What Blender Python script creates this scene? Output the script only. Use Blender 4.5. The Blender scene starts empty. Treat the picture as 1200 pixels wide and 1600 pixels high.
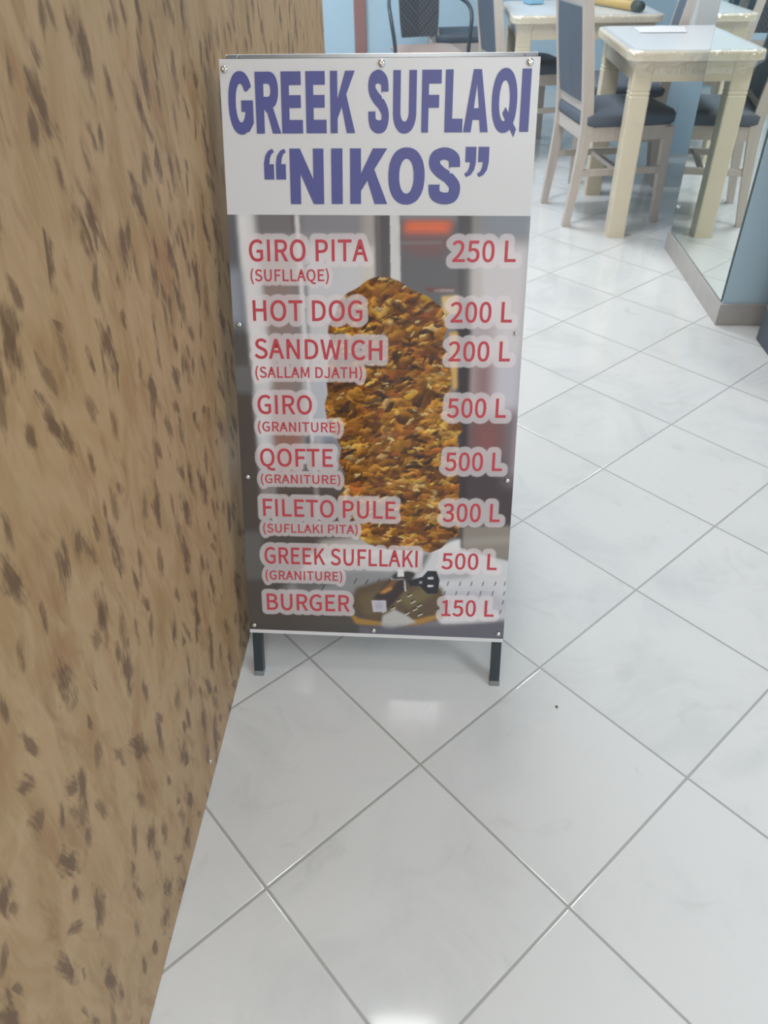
import bpy, bmesh, math, random
import numpy as np
from mathutils import Vector, Matrix

C = bpy.context.scene.collection
PI = math.pi
random.seed(4)
rng = np.random.default_rng(11)

# ---------------------------------------------------------------- camera, light, exposure
scene = bpy.context.scene
cam_d = bpy.data.cameras.new('camera')
cam = bpy.data.objects.new('camera', cam_d); C.objects.link(cam)
cam_d.sensor_fit = 'VERTICAL'; cam_d.sensor_height = 36.0; cam_d.sensor_width = 27.0
cam_d.lens = 26.655
cam_d.clip_start = 0.02
right = Vector((0.99824604, 0.05696868, -0.01610646))
down = Vector((0.0229949, -0.6238087, -0.78123872))
fwd = Vector((-0.05455348, 0.77949809, -0.62402456))
m = Matrix((right, -down, -fwd)).transposed().to_4x4()
m.translation = (0, 0, 1.21072)
cam.matrix_world = m
cam_d.dof.use_dof = True
cam_d.dof.focus_distance = 1.25
cam_d.dof.aperture_fstop = 8.0
scene.camera = cam

scene.view_settings.view_transform = 'Standard'
scene.view_settings.look = 'None'
scene.view_settings.gamma = 1.0
scene.view_settings.use_curve_mapping = False
scene.view_settings.exposure = -0.25

world = bpy.data.worlds.new('room_air'); scene.world = world
world.use_nodes = True
world.node_tree.nodes['Background'].inputs[0].default_value = (0.80, 0.90, 1.0, 1)
world.node_tree.nodes['Background'].inputs[1].default_value = 0.12

CEIL = 2.75
# ceiling panels (x, y, size x, size y, watts); last two are added fill
PANELS = [(0.3, -1.4, 1.2, 0.3, 26), (-0.045, 1.12, 0.28, 0.25, 3.2), (-0.05, 2.85, 0.6, 0.6, 29), (0.0, 4.3, 0.6, 0.6, 36), (2.4, -0.4, 0.6, 1.2, 42), (-1.3, 6.0, 0.6, 0.6, 26)]


def area(x, y, sx, sy, w, col=(0.965, 0.99, 1.0)):
    d = bpy.data.lights.new('panel_light', 'AREA'); d.shape = 'RECTANGLE'
    d.size = sx; d.size_y = sy; d.energy = w; d.color = col
    o = bpy.data.objects.new('panel_light', d); C.objects.link(o)
    o.location = (x, y, CEIL - 0.05)
    return o


for p in PANELS:
    area(*p)

# ---------------------------------------------------------------- helpers


def lin(c):
    return tuple((v / 12.92 if v <= 0.04045 else ((v + 0.055) / 1.055) ** 2.4) for v in [k / 255.0 for k in c])


def mat(name, col, rough=0.5, metal=0.0, coat=0.0, spec=0.5):
    mt = bpy.data.materials.new(name); mt.use_nodes = True
    b = mt.node_tree.nodes['Principled BSDF']
    b.inputs['Base Color'].default_value = (*col, 1)
    b.inputs['Roughness'].default_value = rough
    b.inputs['Metallic'].default_value = metal
    b.inputs['Coat Weight'].default_value = coat
    b.inputs['Specular IOR Level'].default_value = spec
    return mt


class NT:
    """small node-tree writer"""
    def __init__(s, mt):
        s.t = mt.node_tree; s.b = s.t.nodes['Principled BSDF']

    def n(s, typ, **kw):
        nd = s.t.nodes.new(typ)
        for k, v in kw.items():
            setattr(nd, k, v)
        return nd

    def l(s, a, b):
        s.t.links.new(a, b)

    def val(s, sock, v):
        if isinstance(v, (int, float, tuple, list)):
            sock.default_value = v
        else:
            s.l(v, sock)

    def math(s, op, a, b=0.0, c=0.0, clamp=False):
        nd = s.n('ShaderNodeMath', operation=op, use_clamp=clamp)
        s.val(nd.inputs[0], a); s.val(nd.inputs[1], b); s.val(nd.inputs[2], c)
        return nd.outputs[0]

    def vmath(s, op, a, b):
        nd = s.n('ShaderNodeVectorMath', operation=op)
        s.val(nd.inputs[0], a); s.val(nd.inputs[1], b)
        return nd

    def mix(s, f, a, b):
        nd = s.n('ShaderNodeMix', data_type='RGBA')
        s.val(nd.inputs[0], f); s.val(nd.inputs[6], a); s.val(nd.inputs[7], b)
        return nd.outputs[2]

    def noise(s, vec, scale, detail=2.0, rough=0.5, dist=0.0):
        nd = s.n('ShaderNodeTexNoise')
        if vec is not None:
            s.l(vec, nd.inputs['Vector'])
        nd.inputs['Scale'].default_value = scale; nd.inputs['Detail'].default_value = detail
        nd.inputs['Roughness'].default_value = rough; nd.inputs['Distortion'].default_value = dist
        return nd.outputs['Fac']

    def ramp(s, f, stops):
        nd = s.n('ShaderNodeValToRGB'); e = nd.color_ramp.elements
        while len(e) < len(stops):
            e.new(0.5)
        for i, (p, c) in enumerate(stops):
            e[i].position = p; e[i].color = (*c, 1) if len(c) == 3 else c
        s.l(f, nd.inputs[0])
        return nd.outputs[0]

    def step(s, f, lo, hi):
        nd = s.n('ShaderNodeMapRange'); nd.interpolation_type = 'SMOOTHSTEP'
        s.val(nd.inputs[0], f); nd.inputs[1].default_value = lo; nd.inputs[2].default_value = hi
        return nd.outputs[0]

    def bump(s, h, strength, dist):
        nd = s.n('ShaderNodeBump'); nd.inputs['Strength'].default_value = strength
        nd.inputs['Distance'].default_value = dist
        s.l(h, nd.inputs['Height']); s.l(nd.outputs[0], s.b.inputs['Normal'])


def tag(o, label=None, cat=None, group=None, kind=None):
    if label: o['label'] = label
    if cat: o['category'] = cat
    if group: o['group'] = group
    if kind: o['kind'] = kind
    return o


def empty(name, loc, rz=0.0):
    o = bpy.data.objects.new(name, None); C.objects.link(o)
    o.location = loc; o.rotation_euler = (0, 0, rz); o.empty_display_size = 0.05
    return o


def obj(name, bm, mt, parent=None, smooth=False):
    me = bpy.data.meshes.new(name)
    bm.normal_update(); bm.to_mesh(me); bm.free()
    for x in (mt if isinstance(mt, (list, tuple)) else [mt]):
        me.materials.append(x)
    if smooth:
        for p in me.polygons: p.use_smooth = True
    o = bpy.data.objects.new(name, me); C.objects.link(o)
    if parent: o.parent = parent
    return o


def box(bm, x0, x1, y0, y1, z0, z1, bevel=0.0, seg=2):
    vs = [bm.verts.new((x, y, z)) for x in (x0, x1) for y in (y0, y1) for z in (z0, z1)]
    q = [(0, 1, 3, 2), (4, 6, 7, 5), (0, 4, 5, 1), (2, 3, 7, 6), (0, 2, 6, 4), (1, 5, 7, 3)]
    fs = [bm.faces.new([vs[i] for i in f]) for f in q]
    if bevel:
        es = list({e for f in fs for e in f.edges})
        bmesh.ops.bevel(bm, geom=es, offset=bevel, segments=seg, profile=0.5, affect='EDGES')
    return fs


def loft(bm, rings, cap=True):
    """rings: list of equal-length point lists"""
    R = [[bm.verts.new(p) for p in r] for r in rings]
    n = len(R[0])
    for a, b in zip(R, R[1:]):
        for i in range(n):
            bm.faces.new((a[i], a[(i + 1) % n], b[(i + 1) % n], b[i]))
    if cap:
        bm.faces.new(list(reversed(R[0]))); bm.faces.new(R[-1])
    bmesh.ops.recalc_face_normals(bm, faces=bm.faces[:])


def rrect(cx, cy, z, hx, hy, r, k=4):
    pts = []
    for sx, sy, a0 in ((1, 1, 0), (-1, 1, 90), (-1, -1, 180), (1, -1, 270)):
        for i in range(k + 1):
            a = math.radians(a0 + 90 * i / k)
            pts.append((cx + sx * (hx - r) + r * math.cos(a), cy + sy * (hy - r) + r * math.sin(a), z))
    return pts


def tube(bm, pts, r, k=10, close=False):
    pts = [Vector(p) for p in pts]
    rings = []; up = Vector((0, 0, 1)); prev = None
    for i, p in enumerate(pts):
        t = (pts[min(i + 1, len(pts) - 1)] - pts[max(i - 1, 0)]).normalized()
        a = prev if prev is not None else (up if abs(t.z) < 0.9 else Vector((1, 0, 0)))
        s = t.cross(a).normalized(); a2 = s.cross(t).normalized(); prev = a2
        rr = r[i] if isinstance(r, (list, tuple)) else r
        rings.append([tuple(p + rr * (math.cos(2 * PI * j / k) * s + math.sin(2 * PI * j / k) * a2)) for j in range(k)])
    loft(bm, rings)


def smooth_path(pts, n=8):
    P = [Vector(p) for p in pts]; out = []
    for i in range(len(P) - 1):
        a, b, c, d = P[max(i - 1, 0)], P[i], P[i + 1], P[min(i + 2, len(P) - 1)]
        for k in range(n):
            t = k / n
            out.append(0.5 * ((2 * b) + (c - a) * t + (2 * a - 5 * b + 4 * c - d) * t * t + (3 * b - a - 3 * c + d) * t ** 3))
    out.append(P[-1])
    return out


def lathe(bm, prof, k=20, cx=0, cy=0):
    rings = [[(cx + r * math.cos(2 * PI * j / k), cy + r * math.sin(2 * PI * j / k), z) for j in range(k)] for r, z in prof]
    loft(bm, rings)


def xform(bm, M):
    bmesh.ops.transform(bm, matrix=M, verts=bm.verts[:])


def copy_tree(o, parent=None):
    c = o.copy(); C.objects.link(c)
    if parent: c.parent = parent
    for ch in list(o.children):
        copy_tree(ch, c)
    return c


# ---------------------------------------------------------------- materials
# white marbled floor tiles laid diagonally; the tile grid is in world metres
M_floor = mat('white_marble_tile', (0.8, 0.8, 0.8), 0.16)
t = NT(M_floor)
geo = t.n('ShaderNodeNewGeometry').outputs['Position']
TILE = 1 / 3
rel = t.vmath('SUBTRACT', geo, (-0.2374, 0.55303, 0.0)).outputs[0]
gu = t.math('DIVIDE', t.vmath('DOT_PRODUCT', rel, (0.71447, 0.69966, 0)).outputs['Value'], TILE)
gv = t.math('DIVIDE', t.vmath('DOT_PRODUCT', rel, (0.69966, -0.71447, 0)).outputs['Value'], TILE)
du = t.math('ABSOLUTE', t.math('SUBTRACT', t.math('FRACT', t.math('ADD', gu, 0.5)), 0.5))
dv = t.math('ABSOLUTE', t.math('SUBTRACT', t.math('FRACT', t.math('ADD', gv, 0.5)), 0.5))
dd = t.math('MINIMUM', du, dv)
grout = t.math('SUBTRACT', 1.0, t.step(dd, 0.0052, 0.0082))
comb = t.n('ShaderNodeCombineXYZ')
t.l(t.math('FLOOR', gu), comb.inputs[0]); t.l(t.math('FLOOR', gv), comb.inputs[1])
wn = t.n('ShaderNodeTexWhiteNoise'); wn.noise_dimensions = '3D'; t.l(comb.outputs[0], wn.inputs[0])
shift = t.vmath('ADD', geo, t.vmath('SCALE', wn.outputs['Color'], (0, 0, 0)).outputs[0])
sc = [n for n in t.t.nodes if n.bl_idname == 'ShaderNodeVectorMath' and n.operation == 'SCALE'][0]
sc.inputs['Scale'].default_value = 9.0
n1 = t.noise(shift.outputs[0], 3.2, 5, 0.62, 0.9)
n2 = t.noise(shift.outputs[0], 8.0, 4, 0.55, 1.6)
vein = t.math('MULTIPLY', t.step(n1, 0.46, 0.72), 0.6)
base = t.mix(vein, (0.708, 0.718, 0.728, 1), (0.585, 0.606, 0.622, 1))
fine = t.math('MULTIPLY', t.step(n2, 0.60, 0.74), 0.22)
base = t.mix(fine, base, (0.47, 0.47, 0.47, 1))
spk = t.n('ShaderNodeTexVoronoi'); spk.inputs['Scale'].default_value = 6.5
t.l(geo, spk.inputs['Vector'])
spot = t.math('SUBTRACT', 1.0, t.step(spk.outputs['Distance'], 0.008, 0.016))
base = t.mix(t.math('MULTIPLY', spot, 0.35), base, (0.25, 0.24, 0.22, 1))
col = t.mix(grout, base, (0.40, 0.405, 0.40, 1))
t.l(col, t.b.inputs['Base Color'])
rough = t.math('ADD', 0.085, t.math('MULTIPLY', grout, 0.3))
t.l(rough, t.b.inputs['Roughness'])
t.b.inputs['Specular IOR Level'].default_value = 0.45
hgt = t.math('ADD', t.step(dd, 0.003, 0.014), t.math('MULTIPLY', n2, 0.02))
t.bump(hgt, 0.4, 0.0012)

# brown pressed-fibre / OSB-like printed panel
M_osb = mat('flecked_brown_board', (0.35, 0.25, 0.14), 0.5)
t = NT(M_osb)
tc = t.n('ShaderNodeTexCoord').outputs['Object']
warp = t.n('ShaderNodeTexNoise'); warp.inputs['Scale'].default_value = 5.0; warp.inputs['Detail'].default_value = 2
t.l(tc, warp.inputs['Vector'])


def flecks(cell, squash, wmin, wmax, hmin, hmax, amin, amax, keep, seed):
    """dark feathered flecks, each with its own place, tilt and size on the board"""
    off = t.vmath('ADD', tc, (0.0, seed, seed * 0.37)).outputs[0]
    flat = t.vmath('MULTIPLY', off, (0.0, 1.0, squash)).outputs[0]
    vor = t.n('ShaderNodeTexVoronoi'); vor.inputs['Scale'].default_value = cell
    t.l(flat, vor.inputs['Vector'])
    loc = t.vmath('SUBTRACT', flat, vor.outputs['Position']).outputs[0]
    loc = t.vmath('MULTIPLY', loc, (0.0, 1.0, 1.0 / squash)).outputs[0]
    sep = t.n('ShaderNodeSeparateColor'); t.l(vor.outputs['Color'], sep.inputs[0])
    c1, c2, c3 = sep.outputs
    rot = t.n('ShaderNodeVectorRotate', rotation_type='X_AXIS')
    t.l(loc, rot.inputs['Vector']); t.l(t.math('ADD', amin, t.math('MULTIPLY', c1, amax - amin)), rot.inputs['Angle'])
    q = t.n('ShaderNodeSeparateXYZ'); t.l(rot.outputs[0], q.inputs[0])
    w_ = t.math('ADD', wmin, t.math('MULTIPLY', c2, wmax - wmin)); h_ = t.math('ADD', hmin, t.math('MULTIPLY', c3, hmax - hmin))
    d = t.math('SQRT', t.math('ADD', t.math('POWER', t.math('ABSOLUTE', t.math('DIVIDE', q.outputs[1], w_)), 2.0), t.math('POWER', t.math('ABSOLUTE', t.math('DIVIDE', q.outputs[2], h_)), 2.0)))
    jit = t.vmath('ADD', rot.outputs[0], t.vmath('MULTIPLY', vor.outputs['Color'], (0.0, 3.0, 5.0)).outputs[0]).outputs[0]
    streak = t.noise(t.vmath('MULTIPLY', jit, (1.0, 330.0, 30.0)).outputs[0], 1.0, 2.5, 0.6)
    lump = t.noise(t.vmath('MULTIPLY', jit, (1.0, 70.0, 45.0)).outputs[0], 1.0, 2.0, 0.5)
    e = t.math('ADD', d, t.math('ADD', t.math('MULTIPLY', t.math('SUBTRACT', streak, 0.5), 1.7), t.math('MULTIPLY', t.math('SUBTRACT', lump, 0.5), 2.2)))
    mask = t.math('SUBTRACT', 1.0, t.step(e, 0.20, 1.22))
    on = t.math('LESS_THAN', t.math('FRACT', t.math('MULTIPLY', t.math('ADD', c1, c3), 7.31)), keep)
    return t.math('MULTIPLY', mask, on)


fA = flecks(10.5, 0.62, 0.010, 0.019, 0.024, 0.046, -0.42, 0.42, 0.78, 1.1)
fB = flecks(19.0, 0.60, 0.006, 0.011, 0.014, 0.028, -0.55, 0.6, 0.62, 2.3)
fC = flecks(15.0, 0.60, 0.006, 0.012, 0.018, 0.034, -0.35, 0.40, 0.5, 5.7)
wv = t.vmath('ADD', tc, t.vmath('MULTIPLY', warp.outputs['Color'], (0.0, 0.06, 0.10)).outputs[0]).outputs[0]
fib = t.noise(t.vmath('MULTIPLY', wv, (1, 150.0, 16.0)).outputs[0], 1.0, 3.0, 0.6)
patch = t.noise(t.vmath('MULTIPLY', tc, (1, 13.0, 6.5)).outputs[0], 1.0, 3, 0.55, 0.6)
big = t.noise(t.vmath('MULTIPLY', wv, (1, 30.0, 11.0)).outputs[0], 1.0, 3, 0.6, 0.4)
cbase = t.ramp(patch, [(0.30, lin((180, 144, 102))), (0.47, lin((186, 153, 115))), (0.58, lin((174, 141, 100))), (0.74, lin((164, 124, 86)))])
cbase = t.mix(t.math('MULTIPLY', t.step(big, 0.52, 0.72), 0.45), cbase, (*lin((138, 98, 64)), 1))
cbase = t.mix(t.math('MULTIPLY', t.step(fib, 0.48, 0.72), 0.35), cbase, (*lin((190, 166, 126)), 1))
dk = t.math('MAXIMUM', t.math('MULTIPLY', fA, 0.82), t.math('MAXIMUM', t.math('MULTIPLY', fB, 0.72), t.math('MULTIPLY', fC, 0.6)))
ccol = t.mix(dk, cbase, (*lin((94, 68, 48)), 1))
t.l(ccol, t.b.inputs['Base Color'])
t.b.inputs['Roughness'].default_value = 0.42
t.b.inputs['Specular IOR Level'].default_value = 0.35

M_paint = mat('pale_blue_wall_paint', lin((196, 222, 238)), 0.45)
t = NT(M_paint)
nz = t.noise(t.n('ShaderNodeTexCoord').outputs['Object'], 60.0, 3)
t.bump(nz, 0.08, 0.002)
M_white = mat('white_paint', (0.80, 0.80, 0.78), 0.6)
M_column_glare = mat('white_column_glare', (0.86, 0.86, 0.84), 0.35)  # white colour stands in for glare on the blue column
M_skirt = mat('taupe_skirting_tile', lin((168, 162, 158)), 0.3)
t = NT(M_skirt)
nz = t.noise(t.n('ShaderNodeTexCoord').outputs['Object'], 14.0, 4)
t.l(t.mix(nz, (*lin((176, 172, 170)), 1), (*lin((196, 192, 189)), 1)), t.b.inputs['Base Color'])
M_doorwood = mat('brown_door_frame', lin((168, 128, 122)), 0.4)
M_mirror = mat('mirror_silver', (0.80, 0.86, 0.83), 0.0, 1.0)
M_glassedge = mat('dark_mirror_edge', lin((96, 112, 112)), 0.25)
M_chrome = mat('polished_chrome', (0.78, 0.78, 0.78), 0.16, 1.0)
M_steel = mat('brushed_steel', (0.55, 0.55, 0.55), 0.3, 1.0)
M_board = mat('white_plastic_board', (0.79, 0.793, 0.82), 0.3)
M_blue = mat('blue_print', lin((92, 96, 160)), 0.4)
M_red = mat('red_print', lin((205, 76, 88)), 0.4)
M_black = mat('black_painted_steel', lin((58, 66, 72)), 0.42)
M_cap = mat('grey_plastic_foot', lin((138, 142, 144)), 0.5)
M_cream = mat('cream_lacquered_wood', lin((238, 226, 202)), 0.3)
M_top = mat('white_laminate', lin((226, 230, 234)), 0.25)
M_wood = mat('limed_beech_wood', lin((196, 184, 174)), 0.42)
t = NT(M_wood)
tcw = t.n('ShaderNodeTexCoord').outputs['Object']
nz = t.noise(t.vmath('MULTIPLY', tcw, (60.0, 60.0, 5.0)).outputs[0], 1.0, 3)
t.l(t.mix(nz, (*lin((200, 189, 181)), 1), (*lin((220, 211, 203)), 1)), t.b.inputs['Base Color'])
M_fabric = mat('slate_upholstery', lin((82, 92, 106)), 0.55)
t = NT(M_fabric)
nz = t.noise(t.n('ShaderNodeTexCoord').outputs['Object'], 180.0, 2)
t.l(t.mix(nz, (*lin((88, 98, 112)), 1), (*lin((108, 118, 132)), 1)), t.b.inputs['Base Color'])
M_weave = mat('dark_woven_back', lin((74, 80, 90)), 0.6)
t = NT(M_weave)
tw = t.n('ShaderNodeTexCoord').outputs['Object']
ck = t.n('ShaderNodeTexChecker'); ck.inputs['Scale'].default_value = 70
ck.inputs['Color1'].default_value = (*lin((66, 72, 82)), 1); ck.inputs['Color2'].default_value = (*lin((92, 98, 106)), 1)
t.l(tw, ck.inputs['Vector']); t.l(ck.outputs[0], t.b.inputs['Base Color'])
M_pinkwood = mat('pinkish_seat_ply', lin((190, 170, 162)), 0.45)
M_tubemetal = mat('dark_grey_tube', lin((84, 92, 102)), 0.35, 0.3)
M_paper = mat('white_paper', (0.84, 0.84, 0.86), 0.6)
M_tan = mat('tan_wood', lin((208, 180, 120)), 0.45)
M_green = mat('dark_green_grip', lin((72, 86, 82)), 0.5)
M_napkin = mat('pale_blue_pack', lin((150, 198, 226)), 0.4)
M_cab = mat('grey_metal_cabinet', lin((158, 164, 172)), 0.5)
M_plinth = mat('dark_plinth', lin((82, 90, 102)), 0.5)
M_seal = mat('black_rubber', (0.02, 0.02, 0.022), 0.6)
M_crumb = mat('brown_crumb', lin((110, 104, 96)), 0.8)
M_lamp = mat('lamp_diffuser', (0.9, 0.9, 0.9), 0.5)
M_lamp.node_tree.nodes['Principled BSDF'].inputs['Emission Color'].default_value = (1, 0.99, 0.965, 1)
M_lamp.node_tree.nodes['Principled BSDF'].inputs['Emission Strength'].default_value = 5.0
# clear wrapping film: mostly see-through with wrinkled gloss
M_film = bpy.data.materials.new('clear_wrapping_film'); M_film.use_nodes = True
tr = M_film.node_tree; tr.nodes.clear()
o_ = tr.nodes.new('ShaderNodeOutputMaterial'); mx = tr.nodes.new('ShaderNodeMixShader')
tp = tr.nodes.new('ShaderNodeBsdfTransparent'); gl = tr.nodes.new('ShaderNodeBsdfGlossy')
gl.inputs['Roughness'].default_value = 0.12; gl.inputs['Color'].default_value = (0.95, 0.96, 1, 1)
mx.inputs[0].default_value = 0.16
nzf = tr.nodes.new('ShaderNodeTexNoise'); nzf.inputs['Scale'].default_value = 16; nzf.inputs['Detail'].default_value = 3
nzf.inputs['Distortion'].default_value = 1.5
tcf = tr.nodes.new('ShaderNodeTexCoord'); bpf = tr.nodes.new('ShaderNodeBump')
bpf.inputs['Strength'].default_value = 0.6; bpf.inputs['Distance'].default_value = 0.03
for a, b in ((tcf.outputs['Object'], nzf.inputs['Vector']), (nzf.outputs['Fac'], bpf.inputs['Height']), (bpf.outputs[0], gl.inputs['Normal']),
             (tp.outputs[0], mx.inputs[1]), (gl.outputs[0], mx.inputs[2]), (mx.outputs[0], o_.inputs['Surface'])):
    tr.links.new(a, b)

# ---------------------------------------------------------------- the room
XL = -0.367          # face of the flecked board wall
XM = 1.043           # face of the mirror wall
YB = 7.2             # back wall


def struct(name, bm, mt, parent=None, smooth=False):
    o = obj(name, bm, mt, parent, smooth)
    if parent is None: o['kind'] = 'structure'
    return o


bm = bmesh.new(); box(bm, -2.6, 3.6, -2.8, YB + 0.1, -0.1, 0.0); struct('floor', bm, M_floor)
bm = bmesh.new(); box(bm, -2.6, 3.6, -2.8, YB + 0.1, CEIL, CEIL + 0.1); struct('ceiling', bm, M_white)
bm = bmesh.new(); box(bm, -2.6, 3.6, YB, YB + 0.1, 0, CEIL); struct('wall_back', bm, M_paint)
bm = bmesh.new(); box(bm, -2.6, 3.6, -2.8, -2.7, 0, CEIL); struct('wall_front', bm, M_white)
bm = bmesh.new(); box(bm, 3.5, 3.6, -2.7, YB, 0, CEIL); struct('wall_right', bm, M_paint)
bm = bmesh.new(); box(bm, -2.6, -2.5, -2.7, YB, 0, CEIL); struct('wall_left', bm, M_paint)
# flecked board partition on the left
bm = bmesh.new(); box(bm, XL - 0.10, XL, -1.6, 2.90, 0.0, 2.45, 0.002, 1)
wl = struct('wall_partition', bm, M_osb)
bm = bmesh.new(); lathe(bm, [(0.0045, 0), (0.0045, 0.0012), (0.0032, 0.0024), (0.0008, 0.003)], 14)
xform(bm, Matrix.Translation((XL, 0.746, 0.045)) @ Matrix.Rotation(PI / 2, 4, 'Y')); obj('screw', bm, M_chrome, wl, True)
# short mirror wall on the right with its pier end
bm = bmesh.new(); box(bm, XM + 0.004, 1.62, 2.655, 3.43, 0.0, CEIL); struct('wall_pier', bm, M_paint)
bm = bmesh.new()
P = [(XM - 0.007, 3.435), (XM - 0.007, 2.645), (1.62, 2.645)]
Q = [(XM + 0.004, 3.435), (XM + 0.004, 2.655), (1.62, 2.655)]
for i in range(2):
    a, b, c, d = P[i], P[i + 1], Q[i + 1], Q[i]
    loft(bm, [[(*a, 0.0), (*b, 0.0), (*c, 0.0), (*d, 0.0)], [(*a, 0.078), (*b, 0.078), (*c, 0.078), (*d, 0.078)]])
struct('baseboard_right', bm, M_skirt)
mr = empty('wall_mirror', (XM, 3.03, 0.085))
tag(mr, 'tall frameless wall mirror on the blue pier reflecting the table and chair', 'mirror')
bm = bmesh.new(); box(bm, XM - 0.001, XM + 0.0005, 2.668, 3.418, 0.085, 2.2)
xform(bm, Matrix.Translation((-XM, -3.03, -0.085))); obj('mirror_glass', bm, M_mirror, mr)
bm = bmesh.new()
box(bm, XM - 0.0015, XM + 0.004, 2.661, 2.668, 0.085, 2.2); box(bm, XM - 0.0008, XM + 0.004, 3.418, 3.421, 0.085, 2.2)
xform(bm, Matrix.Translation((-XM, -3.03, -0.085))); e = obj('mirror_edge', bm, M_glassedge, mr); e['label'] = 'dark ground glass edge'
bm = bmesh.new(); lathe(bm, [(0.007, 0), (0.007, 0.004), (0.004, 0.007), (0.001, 0.0075)], 14)
xform(bm, Matrix.Translation((-0.001, 0.36, 0.11)) @ Matrix.Rotation(-PI / 2, 4, 'Y')); obj('mirror_clip', bm, M_chrome, mr, True)
# column further back: blue, with the glare on its upper part painted white
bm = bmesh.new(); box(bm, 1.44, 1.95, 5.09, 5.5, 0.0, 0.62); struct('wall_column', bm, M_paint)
bm = bmesh.new(); box(bm, 1.435, 1.955, 5.085, 5.505, 0.62, CEIL); struct('column_glare_1', bm, M_column_glare)
# brown door frame on the back wall, far left
dr = empty('door_1', (-1.02, YB, 0)); dr['kind'] = 'structure'
bm = bmesh.new()
box(bm, 0.36, 0.455, -0.03, 0.0, 0, 2.1, 0.004); box(bm, -0.48, -0.385, -0.03, 0.0, 0, 2.1, 0.004); box(bm, -0.48, 0.455, -0.03, 0.0, 2.1, 2.19, 0.004)
obj('door_frame', bm, M_doorwood, dr)
bm = bmesh.new(); box(bm, -0.385, 0.36, -0.012, 0.0, 0.005, 2.1); obj('door_leaf', bm, M_paint, dr)

# ---------------------------------------------------------------- pavement sign
ST, CT = math.sin(math.radians(20)), math.cos(math.radians(20))


def S(u, v, n=0.0):
    """board coordinates (metres: across, up the board, out of the board) to sign space"""
    return (u, v * ST - n * CT, v * CT + n * ST)


sg = empty('pavement_sign', (-0.32827, 0.96933, 0.0), math.radians(-0.571))
tag(sg, 'white folding pavement menu sign with blue heading and kebab photograph, on black legs', 'sign')
U0, U1, V0, V1 = -0.0128, 0.4832, 0.1005, 1.0955


def sbox(bm, u0, u1, v0, v1, n0, n1, bevel=0.0):
    b2 = bmesh.new(); box(b2, u0, u1, v0, v1, n0, n1, bevel)
    for vv in b2.verts: vv.co = S(*vv.co)
    me = bpy.data.meshes.new('x'); b2.normal_update(); b2.to_mesh(me); b2.free(); bm.from_mesh(me); bpy.data.meshes.remove(me)


bm = bmesh.new(); sbox(bm, U0, U1, V0, V1, -0.004, 0.0, 0.0008); obj('board', bm, M_board, sg)
for u0 in (-0.0092, 0.4632):
    bm = bmesh.new(); sbox(bm, u0, u0 + 0.0184, 0.012, 1.0974, -0.0225, -0.0045, 0.0012)
    lg = obj('leg', bm, M_black, sg)
    bm = bmesh.new(); sbox(bm, u0 - 0.0008, u0 + 0.0192, 0.0005, 0.012, -0.0233, -0.0037, 0.0012)
    obj('foot_cap', bm, M_cap, lg)
for v0 in (0.16, 1.079):
    bm = bmesh.new(); sbox(bm, 0.0092, 0.4632, v0, v0 + 0.0184, -0.0225, -0.0045, 0.0012)
    obj('cross_bar', bm, M_black, sg)
# rear leaf: mirror image of the front one, behind the hinge line
APY, APZ = S(0, 1.0974, -0.0225)[1] + 0.002, 0.0


def S2(u, v, n=0.0):
    p = S(u, v, n); return (p[0], 2 * APY - p[1], p[2])


def rbox(bm, *a):
    b2 = bmesh.new(); box(b2, *a[:6], a[6] if len(a) > 6 else 0)
    for vv in b2.verts: vv.co = S2(*vv.co)
    bmesh.ops.reverse_faces(b2, faces=b2.faces[:])
    me = bpy.data.meshes.new('x'); b2.normal_update(); b2.to_mesh(me); b2.free(); bm.from_mesh(me); bpy.data.meshes.remove(me)


for u0 in (-0.0092, 0.4632):
    bm = bmesh.new(); rbox(bm, u0, u0 + 0.0184, 0.012, 1.0974, -0.0225, -0.0045, 0.0012)
    lg = obj('leg', bm, M_black, sg)
    bm = bmesh.new(); rbox(bm, u0 - 0.0008, u0 + 0.0192, 0.0005, 0.012, -0.0233, -0.0037, 0.0012)
    obj('foot_cap', bm, M_cap, lg)
for v0 in (0.16, 1.079):
    bm = bmesh.new(); rbox(bm, 0.0092, 0.4632, v0, v0 + 0.0184, -0.0225, -0.0045, 0.0012)
    obj('cross_bar', bm, M_black, sg)
bm = bmesh.new(); rbox(bm, U0, U1, V0, V1, -0.004, 0.0, 0.0008); obj('rear_board', bm, M_board, sg)
for u0 in (0.05, 0.38):
    bm = bmesh.new(); tube(bm, [(u0, APY, S(0, 1.08, -0.020)[2] - 0.004), (u0 + 0.045, APY, S(0, 1.08, -0.020)[2] - 0.004)], 0.0045, 10)
    obj('hinge', bm, M_steel, sg, True)
# screws holding the board
for u, v in [[-4.6, 1081.1], [241.7, 1087.8], [467.8, 1088.0], [-1.8, 693.4], [471.9, 685.5], [-0.4, 420.5], [472.3, 426.8], [-2.9, 118.2], [232.7, 116.5], [473.4, 119.4]]:
    big = v > 1000
    r = 0.0056 if big else 0.0045
    bm = bmesh.new(); lathe(bm, [(r, 0), (r, 0.0012), (r * 0.86, 0.0026), (r * 0.5, 0.0036), (0.0012, 0.0038), (0.0010, 0.0030)], 18)
    M = Matrix(((1, 0, 0, 0), (0, ST, -CT, 0), (0, CT, ST, 0), (0, 0, 0, 1)))
    xform(bm, Matrix.Translation(S(u / 1000, v / 1000, 0.0006)) @ M)
    obj('screw', bm, M_chrome, sg, True)

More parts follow.
